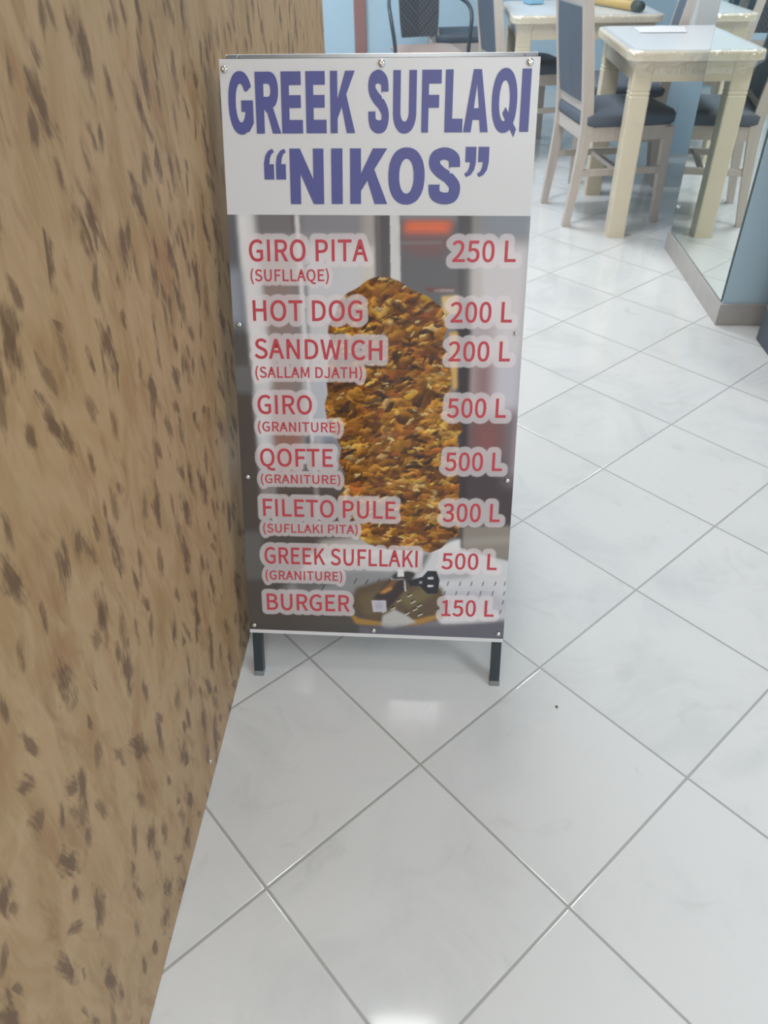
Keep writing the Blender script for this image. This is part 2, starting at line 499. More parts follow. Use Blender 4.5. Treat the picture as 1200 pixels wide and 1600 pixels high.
# lettering: outlines of each letter, cap height 1000
HEAVY = {"E":[1000,[[0,1000,0,0,1000,0,1000,220,370,220,370,416,444,416,920,416,920,620,370,620,370,784,940,784,940,1000]]],"F":[1000,[[0,0,360,0,360,400,900,400,900,604,360,604,360,784,676,784,1000,784,1000,
1000,0,1000]]],"L":[1000,[[1000,0,1000,220,420,220,420,1000,0,1000,0,0]]],"I":[1000,[[0,0,1000,0,1000,1000,0,1000]]],"N":[1000,[[1000,1000,690,1000,690,450,310,1000,0,1000,0,0,310,0,310,550,690,0,1000,
0]]],"K":[1000,[[1000,0,650,622,652,632,990,1000,610,1000,292,556,290,930,290,1000,0,1000,0,0,290,0,290,234,462,424,476,402,660,0]]],"A":[1000,[[0,0,310,0,364,200,636,200,690,0,1000,0,796,596,660,1000,
340,1000],[498,776,502,776,600,388,502,386,400,386]]],"R":[1000,[[0,1000,0,0,330,0,330,400,456,334,464,326,660,0,828,0,1000,0,692,424,758,446,796,466,834,494,872,536,906,602,914,632,920,684,916,766,898,
828,864,884,842,908,810,934,752,966,706,982,634,996,572,1000],[330,810,514,810,550,802,574,788,598,760,610,720,606,668,596,646,582,628,556,610,520,600,330,600]]],"O":[1000,[[824,82,878,132,910,172,934,
210,960,264,976,310,996,412,1000,478,998,566,984,660,954,750,934,790,898,844,834,910,762,958,672,994,574,1012,452,1014,360,1002,258,968,220,948,176,918,122,868,90,828,66,790,40,736,24,690,4,588,0,522,2,
434,16,340,46,250,66,210,102,156,166,90,238,42,328,6,426,-12,548,-14,640,-2,742,32,780,52],[478,186,446,194,412,212,372,250,350,282,326,334,310,390,302,442,300,530,306,588,318,642,334,686,372,750,404,
782,446,806,478,814,522,814,554,806,588,788,628,750,650,718,674,666,690,610,698,558,700,470,694,412,682,358,666,314,628,250,596,218,554,194,522,186]]],"G":[1000,[[1000,170,1000,544,520,544,520,360,680,
360,666,314,628,250,582,208,534,188,478,186,446,194,404,218,372,250,350,282,326,334,304,426,300,530,306,588,318,642,350,718,372,750,418,792,446,806,478,814,522,814,542,810,596,782,634,742,650,718,662,
690,768,690,944,764,934,790,912,824,878,868,850,896,796,938,724,976,640,1002,548,1014,426,1012,328,994,258,968,184,924,122,868,78,810,46,750,20,676,4,588,0,478,6,396,20,324,46,250,78,190,122,132,166,90,
220,52,286,20,360,-2,452,-14,548,-14,640,-2,724,26,802,26]]],"Q":[1000,[[930,-84,1004,22,1016,34,1018,42,888,142,890,150,910,172,934,210,964,274,990,370,1000,478,996,588,980,676,954,750,910,828,850,896,
796,938,714,980,630,1004,548,1014,452,1014,394,1008,328,994,286,980,216,944,184,924,150,896,110,854,78,810,36,726,20,676,8,618,2,566,0,478,10,370,20,324,40,264,66,210,90,172,150,104,198,66,258,32,328,6,
394,-8,452,-14,574,-12,672,6,724,24,754,40,762,40,804,14,810,6],[522,824,556,816,602,790,636,756,658,724,684,668,698,620,708,558,710,470,698,380,676,312,668,314,570,394,558,400,440,302,500,244,504,244,
562,188,522,176,478,176,444,184,412,200,358,252,324,312,302,380,292,442,290,530,296,588,310,650,342,724,364,756,398,790,430,810,478,824]]],"U":[1000,[[1000,1000,680,1000,678,314,670,284,658,260,628,224,
584,196,546,184,516,180,466,182,438,188,400,204,358,238,342,260,326,296,320,328,320,1000,0,1000,0,806,0,300,10,250,24,210,66,142,108,100,176,54,238,26,320,2,378,-8,446,-14,554,-14,660,-2,762,26,824,54,
866,80,914,120,914,124,934,142,964,186,984,230,1000,300]]],"S":[1000,[[38,876,22,854,2,810,-6,772,-6,732,0,700,20,654,36,632,68,600,142,548,270,480,312,462,330,460,332,454,464,408,518,384,618,320,644,
296,652,278,648,244,632,214,576,204,522,202,464,206,400,216,358,230,350,270,346,344,332,376,330,346,-2,346,-4,324,2,250,12,198,34,146,48,126,76,98,114,72,160,50,216,30,278,14,354,0,440,-10,590,-12,722,
4,816,30,894,70,938,112,956,132,982,178,1000,244,1000,298,992,332,978,362,952,398,916,434,876,466,756,542,740,550,654,550,654,588,490,648,380,706,354,724,344,738,344,764,348,776,430,794,508,796,574,782,
618,764,622,750,626,668,634,648,652,626,654,664,972,664,972,750,962,806,936,858,904,892,876,912,824,940,764,964,698,984,626,1000,554,1010,432,1012,300,996,176,964,132,946,92,924,70,908]]],"“":[1000,[[0,
0,440,0,440,500,240,500,270,680,340,820,402,856,460,888,460,892,392,998,384,998,200,930,60,760,0,520],[530,0,970,0,970,500,770,500,800,682,868,818,932,856,986,886,988,892,918,1000,730,930,588,756,530,
524]]],"”":[1000,[[470,1000,30,1000,30,500,230,500,200,318,132,182,68,144,14,114,12,108,82,0,270,70,412,244,470,476],[1000,1000,560,1000,560,500,760,500,730,320,660,180,598,144,540,112,540,108,608,2,
616,2,800,70,940,240,1000,480]]]}
LIGHT = {"G":[940,[[509,-19,588,-13,658,3,721,28,775,61,824,104,824,536,472,536,472,397,678,397,678,174,660,161,630,146,597,136,560,130,522,127,415,144,332,191,272,268,234,372,221,502,235,630,275,733,337,809,
419,856,521,873,571,868,614,856,651,838,684,815,728,775,820,882,768,929,720,962,663,989,595,1008,516,1015,367,992,240,926,141,818,78,674,56,498,78,322,140,178,236,71,362,4]]],"I":[423,[[112,0,273,0,273,
1000,112,1000]]],"R":[869,[[273,543,273,861,415,861,494,856,554,839,595,811,620,770,629,712,620,649,595,603,553,570,494,550,415,543],[648,0,831,0,578,428,632,448,696,492,745,551,776,624,787,712,770,822,
721,905,644,960,548,991,435,1000,112,1000,112,0,273,0,273,408,416,408]]],"O":[1011,[[487,-19,628,5,746,74,837,183,894,327,914,502,894,676,837,818,746,925,628,992,487,1015,344,992,225,925,134,818,76,676,
56,502,76,327,134,183,224,74,344,5],[487,128,398,144,325,192,270,269,234,373,221,502,234,630,270,734,325,809,398,856,487,872,576,856,648,809,704,734,740,630,753,502,740,373,704,269,648,192,576,144]]],
"P":[869,[[112,0,273,0,273,382,413,382,533,394,636,430,715,493,766,582,783,697,766,813,714,900,634,958,531,990,409,1000,112,1000],[273,521,273,861,389,861,479,856,546,839,590,810,616,764,625,697,617,
630,591,582,548,548,484,528,396,521]]],"T":[824,[[315,0,472,0,472,858,764,858,764,1000,22,1000,22,858,315,858]]],"A":[835,[[-22,0,141,0,235,292,559,292,649,0,816,0,478,1000,316,1000],[276,427,314,553,
407,861,383,861,477,552,517,427]]],"(":[479,[[307,-264,411,-215,343,-82,297,39,265,165,246,295,240,427,246,557,265,686,297,812,343,932,411,1065,307,1114,230,979,175,853,135,720,110,579,101,427,110,275,
135,133,175,0,230,-127]]],"S":[820,[[397,-19,514,-4,610,37,683,100,730,181,746,273,735,355,705,422,659,475,602,516,536,549,397,609,353,628,312,650,280,677,259,710,251,753,258,792,278,824,311,850,356,
867,412,873,459,869,502,858,543,841,581,817,632,775,719,883,660,933,606,967,546,993,481,1009,412,1015,308,1002,219,966,150,908,105,832,90,742,102,661,136,596,184,545,239,507,295,477,434,417,485,394,527,
370,557,343,577,309,584,262,576,218,554,182,518,153,466,134,401,127,344,132,289,147,238,170,190,202,133,256,38,140,106,80,169,38,239,8,315,-12]]],"U":[981,[[472,-19,589,-5,690,41,768,125,818,249,835,
415,835,1000,682,1000,682,413,670,295,640,215,596,164,539,136,472,127,407,136,353,164,310,214,280,295,270,413,270,1000,109,1000,109,415,126,249,177,125,255,41,356,-5]]],"F":[760,[[112,0,273,0,273,431,
640,431,640,573,273,573,273,858,704,858,704,1000,112,1000]]],"L":[749,[[112,0,693,0,693,142,273,142,273,1000,112,1000]]],"Q":[1011,[[487,120,398,137,326,186,270,264,234,371,221,502,234,630,270,734,325,
809,398,856,487,872,576,856,648,809,704,734,740,630,753,502,740,371,704,264,648,186,575,137],[778,-240,815,-239,847,-236,877,-231,903,-224,940,-210,909,-88,794,-101,736,-96,684,-82,639,-59,603,-26,587,
-3,680,28,778,103,852,209,898,343,914,502,894,676,837,818,746,925,628,992,487,1015,344,992,225,925,134,818,76,676,56,502,73,341,122,205,199,98,301,23,414,-12,453,-81,512,-146,587,-196,676,-229]]],
"E":[809,[[112,0,719,0,719,142,273,142,273,453,637,453,637,596,273,596,273,858,704,858,704,1000,112,1000]]],")":[479,[[139,-264,214,-127,268,0,308,134,332,275,341,427,332,579,308,720,268,853,214,979,
139,1114,30,1065,100,932,146,812,179,686,199,557,206,427,199,295,179,165,146,39,100,-82,30,-215]]],"H":[993,[[112,0,273,0,273,453,682,453,682,0,843,0,843,1000,682,1000,682,596,273,596,273,1000,112,
1000]]],"D":[940,[[112,0,380,0,541,22,671,86,766,191,824,330,843,502,824,674,766,814,669,916,537,979,372,1000,112,1000],[273,139,273,861,362,861,479,846,567,802,630,730,669,630,682,502,669,373,630,272,
567,199,479,154,362,139]]],"N":[985,[[112,0,266,0,266,525,252,805,225,805,324,616,682,0,835,0,835,1000,682,1000,682,479,699,195,723,195,623,384,265,1000,112,1000]]],"W":[1187,[[221,0,397,0,543,595,588,
798,562,798,607,595,757,0,933,0,1139,1000,985,1000,877,460,827,165,850,165,786,461,647,1000,510,1000,371,461,307,165,334,165,277,460,173,1000,11,1000]]],"C":[873,[[494,-19,568,-12,636,6,697,36,753,77,
816,137,724,244,672,194,633,166,592,145,548,132,499,127,404,144,328,191,270,267,234,372,221,502,235,630,273,733,331,809,408,856,503,873,547,869,587,857,623,840,656,816,702,774,789,882,740,930,692,963,
636,990,572,1008,501,1015,358,992,235,925,139,818,78,674,56,498,77,322,137,178,231,71,353,4]]],"J":[738,[[311,-19,417,-3,498,44,554,114,585,201,596,299,596,1000,434,1000,434,312,428,239,411,187,385,153,
349,134,299,127,263,131,230,141,201,160,174,188,136,244,19,158,68,87,116,41,172,8,238,-12]]],"K":[884,[[112,0,273,0,273,315,417,488,697,0,875,0,517,612,838,1000,650,1000,267,532,273,1000,112,1000]]],
"B":[899,[[112,0,439,0,562,12,667,47,749,107,802,192,820,299,811,377,782,442,738,493,679,529,625,546,625,524,667,544,710,582,742,630,761,685,768,746,751,842,701,915,625,964,528,991,416,1000,112,1000],
[273,592,273,865,400,865,479,860,538,845,578,819,602,783,610,730,603,683,581,646,541,617,481,599,396,592],[273,135,273,461,419,461,510,454,578,435,625,404,653,361,663,303,653,242,624,196,576,162,508,
142,419,135]]],"M":[1101,[[112,0,258,0,258,551,244,816,219,816,289,608,478,97,586,97,770,608,845,816,815,816,801,551,801,0,951,0,951,1000,773,1000,585,471,522,285,545,285,478,471,290,1000,112,1000]]],
"2":[764,[[37,0,682,0,682,142,396,142,274,128,379,226,485,349,566,471,618,593,637,715,623,815,584,898,521,961,438,1001,337,1015,264,1008,199,989,141,958,88,918,25,858,124,764,170,812,204,841,241,862,
280,875,322,880,381,872,424,849,454,815,473,768,479,712,463,613,414,505,328,385,205,252,37,98]]],"5":[764,[[345,-19,445,-4,536,40,610,112,660,209,678,329,662,449,618,541,550,606,464,644,368,655,333,654,
300,648,270,640,242,629,247,631,268,858,629,858,629,1000,129,1000,93,522,176,468,218,495,246,509,274,520,304,526,336,528,398,519,447,494,484,454,508,399,517,330,507,256,481,198,441,156,392,129,333,120,
274,125,224,140,181,162,143,189,95,233,8,125,66,75,119,39,182,9,256,-11]]],"0":[764,[[363,-19,473,3,562,68,628,174,668,318,682,502,668,685,628,828,562,931,472,994,363,1015,255,994,166,931,101,827,62,
684,49,502,62,319,101,174,166,68,254,3],[363,117,312,130,267,170,231,244,207,354,199,502,207,649,231,758,267,831,311,871,363,883,415,871,460,831,496,758,520,649,528,502,520,354,496,244,460,170,415,
130]]],"3":[764,[[345,-19,448,-6,538,32,610,93,658,176,674,277,663,355,632,421,584,474,524,513,468,534,468,516,517,537,569,576,608,626,632,687,641,757,626,847,584,920,519,972,436,1004,341,1015,275,1009,
214,993,159,967,108,935,49,887,137,778,184,822,218,846,255,865,295,876,337,880,388,874,427,856,455,829,473,794,479,749,472,696,448,651,404,617,334,593,213,583,213,455,346,445,426,421,477,385,504,339,
513,281,505,225,482,181,446,148,397,127,337,120,280,125,230,141,187,163,149,191,99,237,12,134,67,79,120,41,183,9,258,-11]]],"1":[764,[[97,0,663,0,663,139,468,139,468,1000,355,1000,319,981,284,966,245,
952,202,940,139,925,139,816,311,816,311,139,97,139]]],"4":[764,[[427,0,577,0,577,266,704,266,704,397,577,397,577,1000,417,1000,7,369,7,266,427,266],[427,397,185,397,387,698,457,831,434,831,427,675]]]}
LINES = [
    ('heading_lettering', 'H', 'GREEK SUFLAQI', (['G', -0.6, 38.6, 990.4, 87.0], ['R', 42.9, 82.3, 990.55, 87.0], ['E', 83.9, 117.4, 990.75, 87.0], ['E', 122.8, 155.0, 990.9, 87.0], ['K', 161.3, 200.2, 991.05, 87.0], ['S', 221.2, 253.3, 991.3, 87.0], ['U', 259.8, 296.2, 991.45, 87.0], ['F', 304.4, 334.4, 991.6500000000001, 87.0], ['L', 340.6, 368.6, 991.8, 87.0], ['A', 370.0, 408.5, 991.9, 87.0], ['Q', 412.7, 451.4, 992.05, 87.0], ['I', 457.1, 471.1, 992.3, 87.0]), None, 0),
    ('heading_lettering', 'H', '“NIKOS”', (['“', 52.4, 88.8, 923.3, 45.3], ['N', 94.4, 149.2, 886.5, 82.2], ['I', 161.5, 179.7, 886.8499999999999, 82.1], ['K', 191.9, 251.9, 887.1, 81.9], ['O', 253.4, 311.5, 887.5, 81.7], ['S', 318.2, 368.7, 887.9, 81.5], ['”', 374.2, 412.3, 927.3499999999999, 43.7]), None, 0),
    ('item_lettering', 'M', 'GIRO PITA', (21.0, 796.9), (220.7, 798.5), 34.4),
    ('note_lettering', 'M', '(SUFLLAQE)', (21.9, 765.0), (154.9, 766.3), 19.0),
    ('price_lettering', 'M', '250 L', (359.9, 798.6), (463.6, 799.4), 33.3),
    ('item_lettering', 'M', 'HOT DOG', (23.0, 699.9), (211.4, 701.6), 34.2),
    ('price_lettering', 'M', '200 L', (360.4, 701.4), (463.4, 702.8), 33.4),
    ('item_lettering', 'M', 'SANDWICH', (22.9, 636.0), (245.9, 636.4), 34.0),
    ('note_lettering', 'M', '(SALLAM DJATH)', (22.6, 602.6), (210.8, 604.9), 19.0),
    ('price_lettering', 'M', '200 L', (359.2, 636.4), (463.9, 638.2), 33.5),
    ('item_lettering', 'M', 'GIRO', (23.5, 538.1), (121.6, 539.2), 34.0),
    ('note_lettering', 'M', '(GRANITURE)', (22.7, 506.7), (170.9, 507.7), 17.6),
    ('price_lettering', 'M', '500 L', (360.0, 538.7), (462.7, 540.5), 33.8),
    ('item_lettering', 'M', 'QOFTE', (23.8, 441.3), (157.4, 443.4), 33.5),
    ('note_lettering', 'M', '(GRANITURE)', (23.5, 409.5), (170.6, 411.3), 16.6),
    ('price_lettering', 'M', '500 L', (359.7, 441.6), (461.6, 443.9), 33.9),
    ('item_lettering', 'M', 'FILETO PULE', (25.0, 345.4), (272.2, 346.8), 33.9),
    ('note_lettering', 'M', '(SUFLLAKI PITA)', (23.6, 312.8), (202.0, 315.5), 17.3),
    ('price_lettering', 'M', '300 L', (359.1, 344.6), (462.9, 347.1), 34.9),
    ('item_lettering', 'M', 'GREEK SUFLLAKI', (23.8, 249.7), (315.0, 251.9), 33.7),
    ('note_lettering', 'M', '(GRANITURE)', (24.1, 216.5), (172.2, 218.6), 18.7),
    ('price_lettering', 'M', '500 L', (359.7, 250.1), (462.8, 251.8), 32.4),
    ('item_lettering', 'M', 'BURGER', (24.2, 152.1), (186.3, 154.5), 34.8),
    ('price_lettering', 'M', '150 L', (362.8, 152.4), (462.3, 155.1), 33.9)]


def layout(font, text, a, b, cap):
    """letter contours fitted between two ends of the base line, in board mm"""
    x = 0; cs = []
    for ch in text:
        if ch == ' ':
            x += 330 if font is LIGHT else 300; continue
        adv, contours = font[ch]
        for c in contours:
            p = np.array(c, float).reshape(-1, 2); p[:, 0] += x; cs.append(p)
        x += adv
    lo = min(p[:, 0].min() for p in cs); hi = max(p[:, 0].max() for p in cs)
    ax, ay = a; bx, by = b
    res = []
    for p in cs:
        tt = (p[:, 0] - lo) / (hi - lo)
        res.append(np.c_[ax + (bx - ax) * tt, ay + (by - ay) * tt + p[:, 1] / 1000.0 * cap])
    return res


texts = []
for kind, font, text, a, b, cap in LINES:
    if font == 'H':     # poster capitals: every letter has its own left, right, foot and height
        cs = []
        for ch, x0, x1, y0, hh in a:
            for c in HEAVY[ch][1]:
                p = np.array(c, float).reshape(-1, 2) / 1000.0
                cs.append(np.c_[x0 + (x1 - x0) * p[:, 0], y0 + hh * p[:, 1]])
        texts.append((kind, text, cs)); continue
    texts.append((kind, text, layout(HEAVY if font == 'H' else LIGHT, text, a, b, cap)))
dg = bpy.context.evaluated_depsgraph_get()
for kind, text, cs in texts:
    cu = bpy.data.curves.new(kind, 'CURVE'); cu.dimensions = '2D'; cu.fill_mode = 'BOTH'; cu.extrude = 0.00015
    for p in cs:
        sp = cu.splines.new('POLY'); sp.points.add(len(p) - 1)
        for i, (x, y) in enumerate(p): sp.points[i].co = (x / 1000, y / 1000, 0, 1)
        sp.use_cyclic_u = True
    to = bpy.data.objects.new('tmp', cu); C.objects.link(to)
    bpy.context.view_layer.update()
    me = bpy.data.meshes.new_from_object(to.evaluated_get(bpy.context.evaluated_depsgraph_get()))
    bpy.data.objects.remove(to); bpy.data.curves.remove(cu)
    for vv in me.vertices: vv.co = S(vv.co.x, vv.co.y, vv.co.z + 0.0007)
    me.materials.clear(); me.materials.append(M_blue if kind == 'heading_lettering' else M_red)
    o = bpy.data.objects.new(kind, me); C.objects.link(o); o.parent = sg
    o['label'] = ('blue capitals in quote marks' if text[0] == '\u201c' else 'blue capitals of the top line') if kind == 'heading_lettering' else 'red letters reading ' + text

# the printed photograph: colours laid out on the board itself
PICTURE = [
    ((-27.8, 884.9, 513.6, 886.9, 501.3, 92.9, -27.8, 69.0), (120, 118, 122), 0, 1),
    ((27.3, 875.3, 236.3, 876.2, 236.5, 835.0, 25.2, 833.7), (116, 113, 116), 4, 1),
    ((110.2, 875.7, 236.3, 876.2, 236.6, 832.1, 108.9, 831.2), (132, 131, 138), 6, 1),
    ((94.3, 875.6, 105.9, 875.6, 108.4, 811.2, 97.6, 811.1), (92, 88, 90), 3, 1),
    ((11.8, 825.6, 242.9, 827.1, 203.9, 549.6, 20.3, 545.7), (192, 192, 197), 12, 1),
    ((18.0, 545.7, 203.9, 549.6, 203.7, 456.1, 30.1, 451.7), (172, 172, 180), 16, 1),
    ((36.2, 813.7, 99.9, 814.1, 108.5, 477.5, 52.3, 476.2), (150, 138, 136), 6, 1),
    ((39.4, 764.6, 94.0, 765.1, 105.7, 547.5, 57.3, 546.5), (138, 122, 119), 5, 1),
    ((49.3, 546.3, 101.1, 547.4, 101.9, 405.0, 49.5, 403.5), (142, 104, 95), 7, 1),
    ((90.8, 765.1, 107.1, 765.2, 103.1, 535.9, 93.9, 535.7), (128, 122, 124), 3, 1),
    ((108.5, 814.2, 117.1, 814.3, 122.5, 477.9, 113.2, 477.6), (112, 114, 120), 3, 1),
    ((114.0, 604.3, 153.5, 605.0, 169.1, 490.8, 122.8, 489.7), (176, 180, 190), 8, 1),
    ((106.8, 501.1, 123.0, 501.5, 128.0, 405.7, 109.0, 405.2), (84, 88, 98), 5, 1),
    ((134.6, 501.7, 169.3, 502.6, 186.3, 473.5, 141.0, 472.4), (120, 126, 138), 7, 1),
    ((99.4, 869.7, 106.8, 869.8, 124.8, 477.9, 117.8, 477.8), (205, 205, 208), 2, 1),
    ((10.1, 429.3, 203.6, 434.5, 203.2, 320.6, 24.2, 314.8), (92, 84, 80), 12, 1),
    ((13.3, 396.3, 203.5, 401.7, 203.2, 301.5, 23.3, 295.4), (78, 70, 67), 8, 1),
    ((118.1, 489.6, 125.1, 489.8, 132.2, 318.3, 127.4, 318.2), (150, 146, 145), 3, 1),
    ((-0.5, 875.2, 31.5, 875.3, 51.1, 591.9, 20.2, 591.3), (206, 206, 209), 4, 1),
    ((5.6, 869.3, 18.4, 869.4, 40.8, 591.7, 22.5, 591.4), (214, 213, 215), 3, 1),
    ((20.2, 591.3, 45.4, 591.8, 44.3, 452.0, 20.7, 451.4), (200, 200, 204), 6, 1),
    ((20.9, 457.4, 44.6, 458.0, 40.3, 353.4, 23.4, 352.9), (150, 146, 148), 10, 1),
    ((44.3, 452.0, 49.0, 452.1, 48.0, 170.1, 43.0, 169.9), (150, 148, 148), 3, 0.7),
    ((-28.4, 875.1, 2.2, 875.2, 4.2, 784.9, 9.2, 690.3, 13.6, 574.2, 19.6, 427.1, 19.3, 314.6, -27.0, 83.3, -52.9, 82.2), (98, 99, 104), 2.5, 1),
    ((-34.1, 784.5, 4.2, 784.9, 8.4, 695.7, -40.2, 689.6), (140, 147, 158), 9, 1),
    ((-40.4, 685.3, 10.9, 679.5, 14.8, 574.2, -47.6, 573.0), (84, 82, 83), 4, 1),
    ((-44.5, 621.6, 13.7, 622.6, 15.0, 577.6, -47.4, 576.4), (104, 104, 106), 3, 1),
    ((-47.6, 571.9, 14.7, 573.1, 19.6, 427.1, 19.2, 312.0, -64.3, 309.3), (80, 74, 71), 3, 1),
    ((211.2, 826.9, 234.5, 827.1, 232.7, 735.5, 213.2, 735.2), (196, 191, 186), 4, 1),
    ((211.2, 870.3, 234.3, 870.4, 234.5, 822.1, 211.1, 821.9), (160, 156, 154), 6, 1),
    ((233.2, 876.2, 258.2, 876.3, 260.8, 735.8, 234.9, 735.5), (90, 86, 89), 2.5, 1),
    ((232.1, 876.2, 240.5, 876.2, 243.5, 735.6, 234.9, 735.5), (106, 102, 104), 2, 1),
    ((256.2, 876.3, 272.8, 876.3, 277.0, 736.0, 259.7, 735.8), (199, 199, 200), 0.6, 1),
    ((272.8, 876.3, 393.8, 876.8, 398.6, 727.0, 277.2, 725.6), (102, 101, 105), 1.5, 1),
    ((272.9, 871.5, 367.2, 871.9, 367.6, 863.2, 274.1, 862.8), (128, 130, 138), 4, 1),
    ((280.3, 861.8, 359.3, 862.2, 353.9, 841.7, 278.6, 841.2), (196, 106, 84), 5, 1),
    ((288.8, 857.0, 349.2, 857.3, 347.4, 847.5, 286.9, 847.2), (226, 118, 84), 5, 1),
    ((288.8, 855.0, 351.3, 855.3, 349.3, 854.2, 286.7, 853.8), (176, 92, 76), 0.6, 0.6),
    ((288.9, 851.1, 351.4, 851.4, 349.4, 850.3, 286.8, 849.9), (176, 92, 76), 0.6, 0.6),
    ((289.0, 847.2, 351.6, 847.5, 349.5, 846.4, 286.9, 846.0), (176, 92, 76), 0.6, 0.6),
    ((276.5, 837.3, 354.0, 837.7, 352.7, 816.0, 281.1, 815.5), (132, 92, 92), 8, 0.75),
    ((274.6, 829.3, 341.7, 829.8, 341.8, 826.8, 276.7, 826.4), (128, 126, 130), 2, 1),
    ((289.4, 822.5, 341.9, 822.9, 342.4, 807.9, 300.3, 807.6), (120, 92, 94), 6, 0.7),
    ((367.1, 876.7, 393.8, 876.8, 396.4, 727.0, 372.9, 726.7), (90, 88, 91), 2, 1),
    ((316.3, 757.1, 367.4, 757.6, 367.7, 751.4, 320.7, 750.9), (112, 78, 74), 2, 1),
    ((331.3, 754.1, 365.4, 754.5, 365.5, 752.4, 333.5, 752.1), (190, 184, 186), 1, 1),
    ((389.7, 876.8, 412.3, 876.9, 419.9, 727.3, 395.4, 727.0), (140, 136, 133), 3, 1),
    ((404.1, 876.9, 504.2, 877.3, 502.1, 836.7, 404.0, 836.1), (136, 140, 150), 9, 1),
    ((394.0, 828.2, 507.8, 828.9, 528.1, 556.4, 404.2, 553.8), (199, 195, 199), 10, 1),
    ((393.7, 788.3, 408.4, 788.4, 417.5, 554.0, 402.0, 553.7), (186, 181, 178), 5, 1),
    ((395.2, 706.1, 437.0, 706.6, 434.2, 658.9, 395.1, 658.3), (168, 158, 164), 10, 1),
    ((396.9, 642.1, 445.9, 642.9, 445.3, 554.6, 400.8, 553.7), (140, 112, 116), 11, 1),
    ((440.5, 642.9, 521.5, 644.2, 528.9, 545.1, 440.3, 543.2), (186, 183, 194), 10, 1),
    ((391.3, 542.1, 528.9, 545.1, 537.1, 435.2, 391.3, 431.2), (104, 84, 86), 12, 1),
    ((409.7, 531.1, 458.8, 532.2, 455.5, 472.0, 412.4, 470.9), (128, 84, 84), 12, 1),
    ((365.0, 460.3, 534.9, 464.7, 545.3, 325.6, 369.9, 319.8), (72, 64, 68), 10, 1),
    ((461.9, 555.0, 528.1, 556.4, 538.4, 417.3, 464.4, 415.2), (122, 114, 122), 9, 0.7),
    ((368.2, 737.0, 396.0, 737.3, 401.8, 289.1, 390.0, 288.7), (62, 56, 60), 3, 1),
    ((480.1, 871.5, 504.6, 871.6, 525.4, 440.8, 477.8, 439.5), (160, 156, 162), 4, 0.55),
    ((344.5, 744.0, 372.1, 746.3, 373.3, 716.3, 347.6, 713.9), (206, 176, 122), 2, 1),
    ((359.4, 684.5, 373.4, 686.8, 376.0, 591.3, 369.5, 586.7, 363.7, 625.3), (198, 158, 92), 1.5, 1),
    ((-63.8, 317.0, 251.0, 327.3, 252.9, 81.7, -53.7, 67.9), (80, 76, 74), 4, 1),
    ((-64.1, 311.9, 21.6, 312.1, 22.4, 216.4, -57.8, 213.4), (98, 97, 97), 5, 1),
    ((130.6, 297.8, 203.2, 310.5, 251.3, 296.7, 251.5, 273.5, 125.2, 269.1), (176, 172, 168), 6, 1),
    ((105.7, 271.0, 203.1, 287.4, 371.0, 285.5, 373.0, 229.7, 202.9, 219.3, 89.6, 220.3), (188, 189, 192), 3, 1),
    ((130.0, 262.7, 263.4, 288.2, 323.4, 283.8, 263.5, 276.5, 142.0, 254.0), (208, 208, 210), 2, 1),
    ((87.4, 230.9, 203.0, 248.3, 300.1, 246.6, 301.2, 187.0, 202.8, 189.8, 53.7, 186.6), (138, 139, 144), 9, 1),
    ((73.4, 218.4, 154.0, 238.6, 178.4, 222.3, 91.1, 185.4), (104, 103, 106), 5, 1),
    ((395.1, 337.0, 544.1, 341.8, 549.7, 266.1, 397.2, 286.4), (134, 128, 121), 3, 1),
    ((396.1, 311.8, 545.2, 326.9, 546.3, 311.8, 396.8, 296.6), (150, 144, 137), 5, 1),
    ((384.7, 364.0, 395.2, 364.4, 397.4, 281.3, 387.7, 286.0), (84, 78, 76), 1.5, 1),
    ((337.8, 281.7, 376.3, 306.1, 392.6, 311.7, 394.9, 283.7, 359.5, 274.8), (212, 212, 214), 1.2, 1),
    ((318.6, 231.6, 332.9, 284.1, 399.4, 289.0, 490.5, 269.1, 498.3, 141.0, 363.9, 135.3, 301.1, 193.7), (198, 198, 203), 1.5, 1),
    ((312.3, 240.5, 325.8, 281.3, 340.2, 281.8, 324.2, 247.5), (120, 117, 118), 3, 1),
    ((353.4, 238.1, 414.4, 245.6, 414.9, 235.2, 353.7, 228.9), (150, 152, 158), 4, 1),
    ((359.4, 202.7, 445.9, 212.7, 495.5, 188.1, 497.1, 161.3, 363.3, 155.7), (176, 177, 186), 8, 1),
    ((370.8, 215.7, 372.9, 225.1, 375.1, 225.1, 373.0, 215.8), (96, 97, 102), 0.4, 1),
    ((393.7, 216.6, 395.8, 225.9, 397.9, 226.0, 395.9, 216.7), (96, 97, 102), 0.4, 1),
    ((415.4, 217.5, 417.4, 226.8, 419.5, 226.8, 417.6, 217.5), (96, 97, 102), 0.4, 1),
    ((437.0, 218.3, 439.0, 227.6, 441.1, 227.7, 439.2, 218.4), (96, 97, 102), 0.4, 1),
    ((459.8, 219.2, 461.7, 228.4, 463.8, 228.5, 461.9, 219.2), (96, 97, 102), 0.4, 1),
    ((477.7, 219.9, 479.6, 229.1, 481.7, 229.2, 479.9, 219.9), (96, 97, 102), 0.4, 1),
    ((365.4, 195.6, 367.5, 205.0, 369.7, 205.1, 367.6, 195.7), (96, 97, 102), 0.4, 1),
    ((387.2, 196.4, 389.3, 205.8, 391.5, 205.9, 389.4, 196.5), (96, 97, 102), 0.4, 1),
    ((410.2, 197.3, 412.2, 206.7, 414.4, 206.8, 412.4, 197.4), (96, 97, 102), 0.4, 1),
    ((433.2, 198.3, 435.1, 207.6, 437.3, 207.7, 435.3, 198.3), (96, 97, 102), 0.4, 1),
